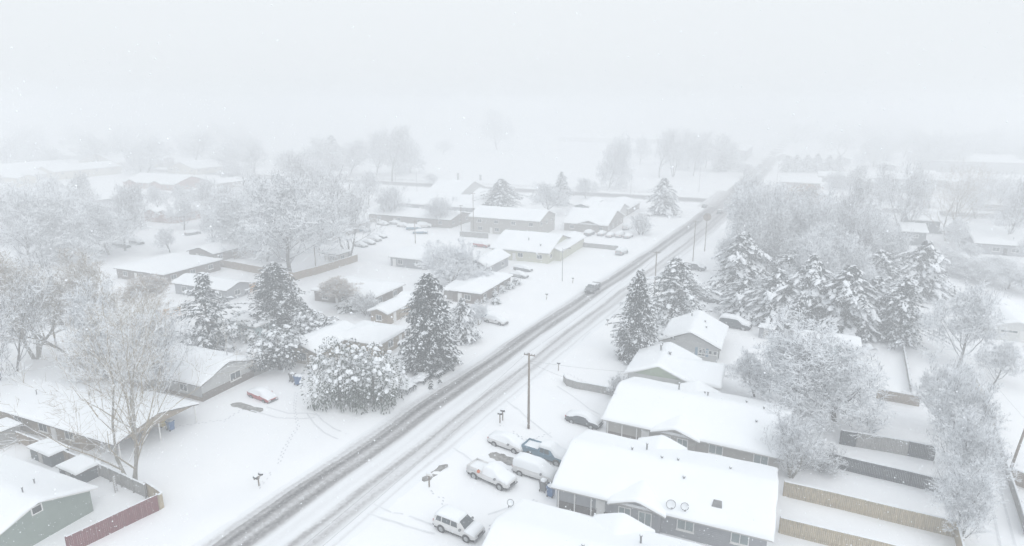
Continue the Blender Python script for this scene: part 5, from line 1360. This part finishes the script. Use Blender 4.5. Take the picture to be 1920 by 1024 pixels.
for k, x, y, top, w_ in [('round_a', 1420, 505, 335, 120), ('tall_a', 1400, 470, 336, 90), ('round_b', 1475, 520, 350, 130), ('round_a', 1545, 530, 360, 130), ('tall_b', 1600, 540, 372, 120), ('round_b', 1640, 520, 385, 110), ('tall_a', 1520, 470, 352, 100), ('round_b', 1440, 450, 345, 100), ('tall_a', 1575, 470, 330, 90), ('round_a', 1610, 470, 365, 100), ('round_b', 1500, 560, 420, 130), ('round_a', 1600, 575, 430, 120), ('round_b', 1350, 520, 440, 60), ('tall_b', 1425, 540, 400, 110), ('round_a', 1550, 580, 440, 120), ('round_b', 1665, 545, 430, 90), ('round_b', 1430, 600, 520, 60), ('round_b', 1545, 612, 530, 70), ('round_a', 1608, 610, 500, 80), ('round_b', 1480, 590, 500, 70), ('round_b', 1660, 612, 520, 60), ('tall_a', 1465, 545, 395, 80), ('tall_b', 1560, 540, 380, 90)]:
    tree(k, x, y, top, w_, 'frosted bare tree packed inside the grove right of the road', G1)
G2 = 'frosted shrubs in front of the slate grey house'
for x, y, top, w_ in [(1775, 512, 472, 80), (1815, 520, 484, 90), (1850, 530, 490, 90), (1890, 542, 498, 90), (1925, 552, 508, 80), (1780, 500, 462, 50), (1840, 512, 478, 80), (1880, 522, 486, 80), (1800, 470, 410, 60), (1825, 490, 455, 50), (1925, 500, 440, 60)]:
    tree('round_b', x, y, top, w_, 'frosted thicket tree in front of the slate grey house', G2, name='bare_tree')
G3 = 'park trees beyond the cross street near the junction'
for k, x, y, top, w_ in [('tall_a', 1236, 333, 240, 66), ('tall_b', 1262, 332, 245, 66), ('round_a', 1290, 318, 238, 70), ('tall_a', 1322, 316, 246, 60), ('round_b', 1352, 322, 250, 60), ('round_b', 1200, 308, 255, 40), ('spruce_c', 1352, 322, 276, 34), ('spruce_c', 1370, 316, 270, 34), ('tall_a', 1300, 330, 262, 50), ('round_b', 1400, 332, 305, 50)]:
    tree(k, x, y, top, w_, 'frosted park tree near the junction beyond the cross street', G3)
G4 = 'faint trees left of the snowy park'
for k, x, y, top, w_ in [('tall_a', 735, 340, 235, 90), ('round_b', 705, 330, 240, 80), ('round_a', 770, 325, 245, 80), ('round_b', 655, 330, 260, 90), ('tall_b', 615, 335, 255, 80), ('round_a', 565, 340, 275, 90), ('round_b', 530, 335, 280, 80), ('spruce_c', 625, 320, 254, 50), ('round_b', 830, 290, 262, 40), ('round_b', 815, 345, 326, 40), ('tall_a', 480, 330, 270, 60), ('round_b', 440, 345, 300, 70)]:
    tree(k, x, y, top, w_, 'faint frosted tree at the left side of the snowy park', G4)
G5 = 'evergreens in a row beyond the right hand cross street'
for x in (1474, 1492, 1512, 1530, 1553, 1572): tree('laden_fir', x, 323, 288 + (x % 5), 30, 'snowy evergreen in a row beyond the right hand cross street', G5)
G11 = 'frosted trees massed on the far left'
for k, x, y, top, w_ in [('round_a', 110, 470, 352, 120), ('round_b', 205, 478, 372, 110), ('round_a', 20, 460, 340, 130), ('round_b', 90, 430, 330, 90), ('tall_a', 150, 425, 325, 70), ('round_b', 255, 430, 345, 70), ('round_a', 470, 420, 330, 90), ('tall_b', 510, 430, 315, 90), ('round_b', 440, 470, 370, 80), ('round_b', 385, 400, 335, 60), ('tall_a', 580, 400, 290, 90), ('round_a', 620, 395, 300, 90), ('round_b', 690, 385, 320, 60), ('round_b', 300, 395, 345, 50), ('round_b', 400, 455, 385, 60), ('round_a', 500, 490, 400, 90), ('round_b', 520, 470, 380, 80), ('tall_a', 450, 440, 345, 70), ('round_b', 600, 470, 400, 60), ('round_b', 350, 395, 345, 50)]:
    tree(k, x, y, top, w_, 'frosted tree massed among the roofs of the far left', G11)
rr = random.Random(8)
G6 = 'barely visible trees on the left horizon'
for i in range(34):
    x = rr.uniform(-20, 520); y = rr.uniform(262, 330); tree(rr.choice(['tall_a', 'round_a', 'round_b', 'tall_b']), x, y, y - (y - 200) * rr.uniform(.42, .62), (y - 200) * rr.uniform(.45, .8), 'barely visible tree in the snowfall on the left horizon', G6)
G7 = 'barely visible trees on the right horizon'
for i in range(40):
    x = rr.uniform(1450, 1960); y = rr.uniform(258, 325); tree(rr.choice(['tall_a', 'round_a', 'round_b', 'tall_b']), x, y, y - (y - 200) * rr.uniform(.42, .62), (y - 200) * rr.uniform(.5, .9), 'barely visible tree in the snowfall on the right horizon', G7)
G8 = 'frosted trees beyond the grove'
for k, x, y, top, w_ in [('tall_a', 1590, 385, 310, 60), ('round_b', 1560, 372, 320, 60), ('tall_b', 1640, 395, 320, 70), ('round_b', 1830, 410, 330, 90), ('tall_b', 1870, 395, 320, 80), ('tall_a', 1740, 400, 320, 80), ('round_a', 1930, 430, 340, 100), ('round_b', 1410, 372, 328, 50), ('round_b', 1470, 385, 340, 60)]:
    tree(k, x, y, top, w_, 'frosted tree fading out beyond the grove on the right', G8)
G9 = 'snow mounded foundation shrubs'
for x, y, w_ in [(940, 548, 20), (955, 541, 20), (968, 534, 18), (925, 556, 20), (905, 566, 22), (930, 570, 18)]:
    tree('low_bush', x, y, y - 12, w_, 'snow mounded shrub along the grey brick hip roofed house wall', G9, 'bush')
G10 = 'clutter bushes behind the pale ranch house'
for x, y, w_ in [(560, 640, 34), (585, 652, 30), (455, 605, 40), (470, 640, 30), (500, 655, 30)]:
    tree('low_bush', x, y, y - 20, w_, 'snow heaped low bush among the left hand pines', G10, 'bush')

# ------------------------------------------------------------------ wires
def wire(a, b, sag, lab, r=.012):
    q = MB(); n = 14; q.tube([tuple(a.lerp(b, i / n) - Vector((0, 0, sag * 4 * (i / n) * (1 - i / n)))) for i in range(n + 1)], r, 4)
    tag(q.build('power_line', 'galv'), lab, 'power line', 'power lines')
p1, p2, p3 = G(991, 805), G(1226, 566), G(1299, 491)
h1, h2, h3 = height_from(991, 805, 664), height_from(1226, 566, 472), height_from(1299, 491, 414)
top = lambda p, h, s: Vector((p.x, p.y, h - .3)) + PD * s
p0 = p1 - (p2 - p1); 
for s in (-.65, .65):
    wire(top(p0, 9, s), top(p1, h1, s), .8, 'power line running from the middle pole toward the viewer')
    wire(top(p1, h1, s), top(p2, h2, s), .8, 'power line from the middle pole to the pole behind the evergreen')
    wire(top(p2, h2, s), top(p3, h3, s), .8, 'power line between the two farther verge poles')
wire(top(p1, h1 - .6, 0), R4.at(0, R4.W * .3, 3.0), .5, 'service wire from the middle pole to the white gabled house')
wire(top(p1, h1 - .8, 0), R3.at(R3.L * .9, R3.W * .4, 3.6), .5, 'service wire from the middle pole to the taupe duplex')
a0 = G(1893, 886); wire(Vector((a0.x + .8, a0.y, 6.2)), G(1690, 560) + Vector((0, 0, 7)), .8, 'alley power line leading away along the right edge')

# ------------------------------------------------------------------ falling snow and the air
q = MB(); rr = random.Random(5)
for i in range(70000):
    y = 15 + 115 * rr.random() ** .8; x = rr.uniform(-1, 1) * (14 + y * .9); z = rr.uniform(.5, 43)
    r = rr.uniform(.014, .034)
    a = rr.random() * 6.28; c, s_ = math.cos(a) * r, math.sin(a) * r
    q.add([(x + c, y + s_, z), (x - s_, y + c, z), (x - c, y - s_, z), (x + s_, y - c, z), (x, y, z + r), (x, y, z - r)], [(0, 1, 4), (1, 2, 4), (2, 3, 4), (3, 0, 4), (1, 0, 5), (2, 1, 5), (3, 2, 5), (0, 3, 5)])
tag(q.build('falling_snow', 'tree_snow', recalc=False), 'snowflakes drifting down through the whole scene', kind='stuff')
m = bpy.data.materials.new('haze'); m.use_nodes = True; nt = m.node_tree; nt.nodes.remove(nt.nodes['Principled BSDF'])
pv = nt.nodes.new('ShaderNodeVolumePrincipled'); pv.inputs['Color'].default_value = (.908, .919, .931, 1); pv.inputs['Density'].default_value = HAZE; pv.inputs['Anisotropy'].default_value = .2
nt.links.new(pv.outputs[0], nt.nodes['Material Output'].inputs['Volume'])
q = MB(); q.box(-2500, 2500, -200, 2500, -1.6, 48)
tag(q.build('haze', [m]), 'pale snow haze filling the air', kind='stuff')
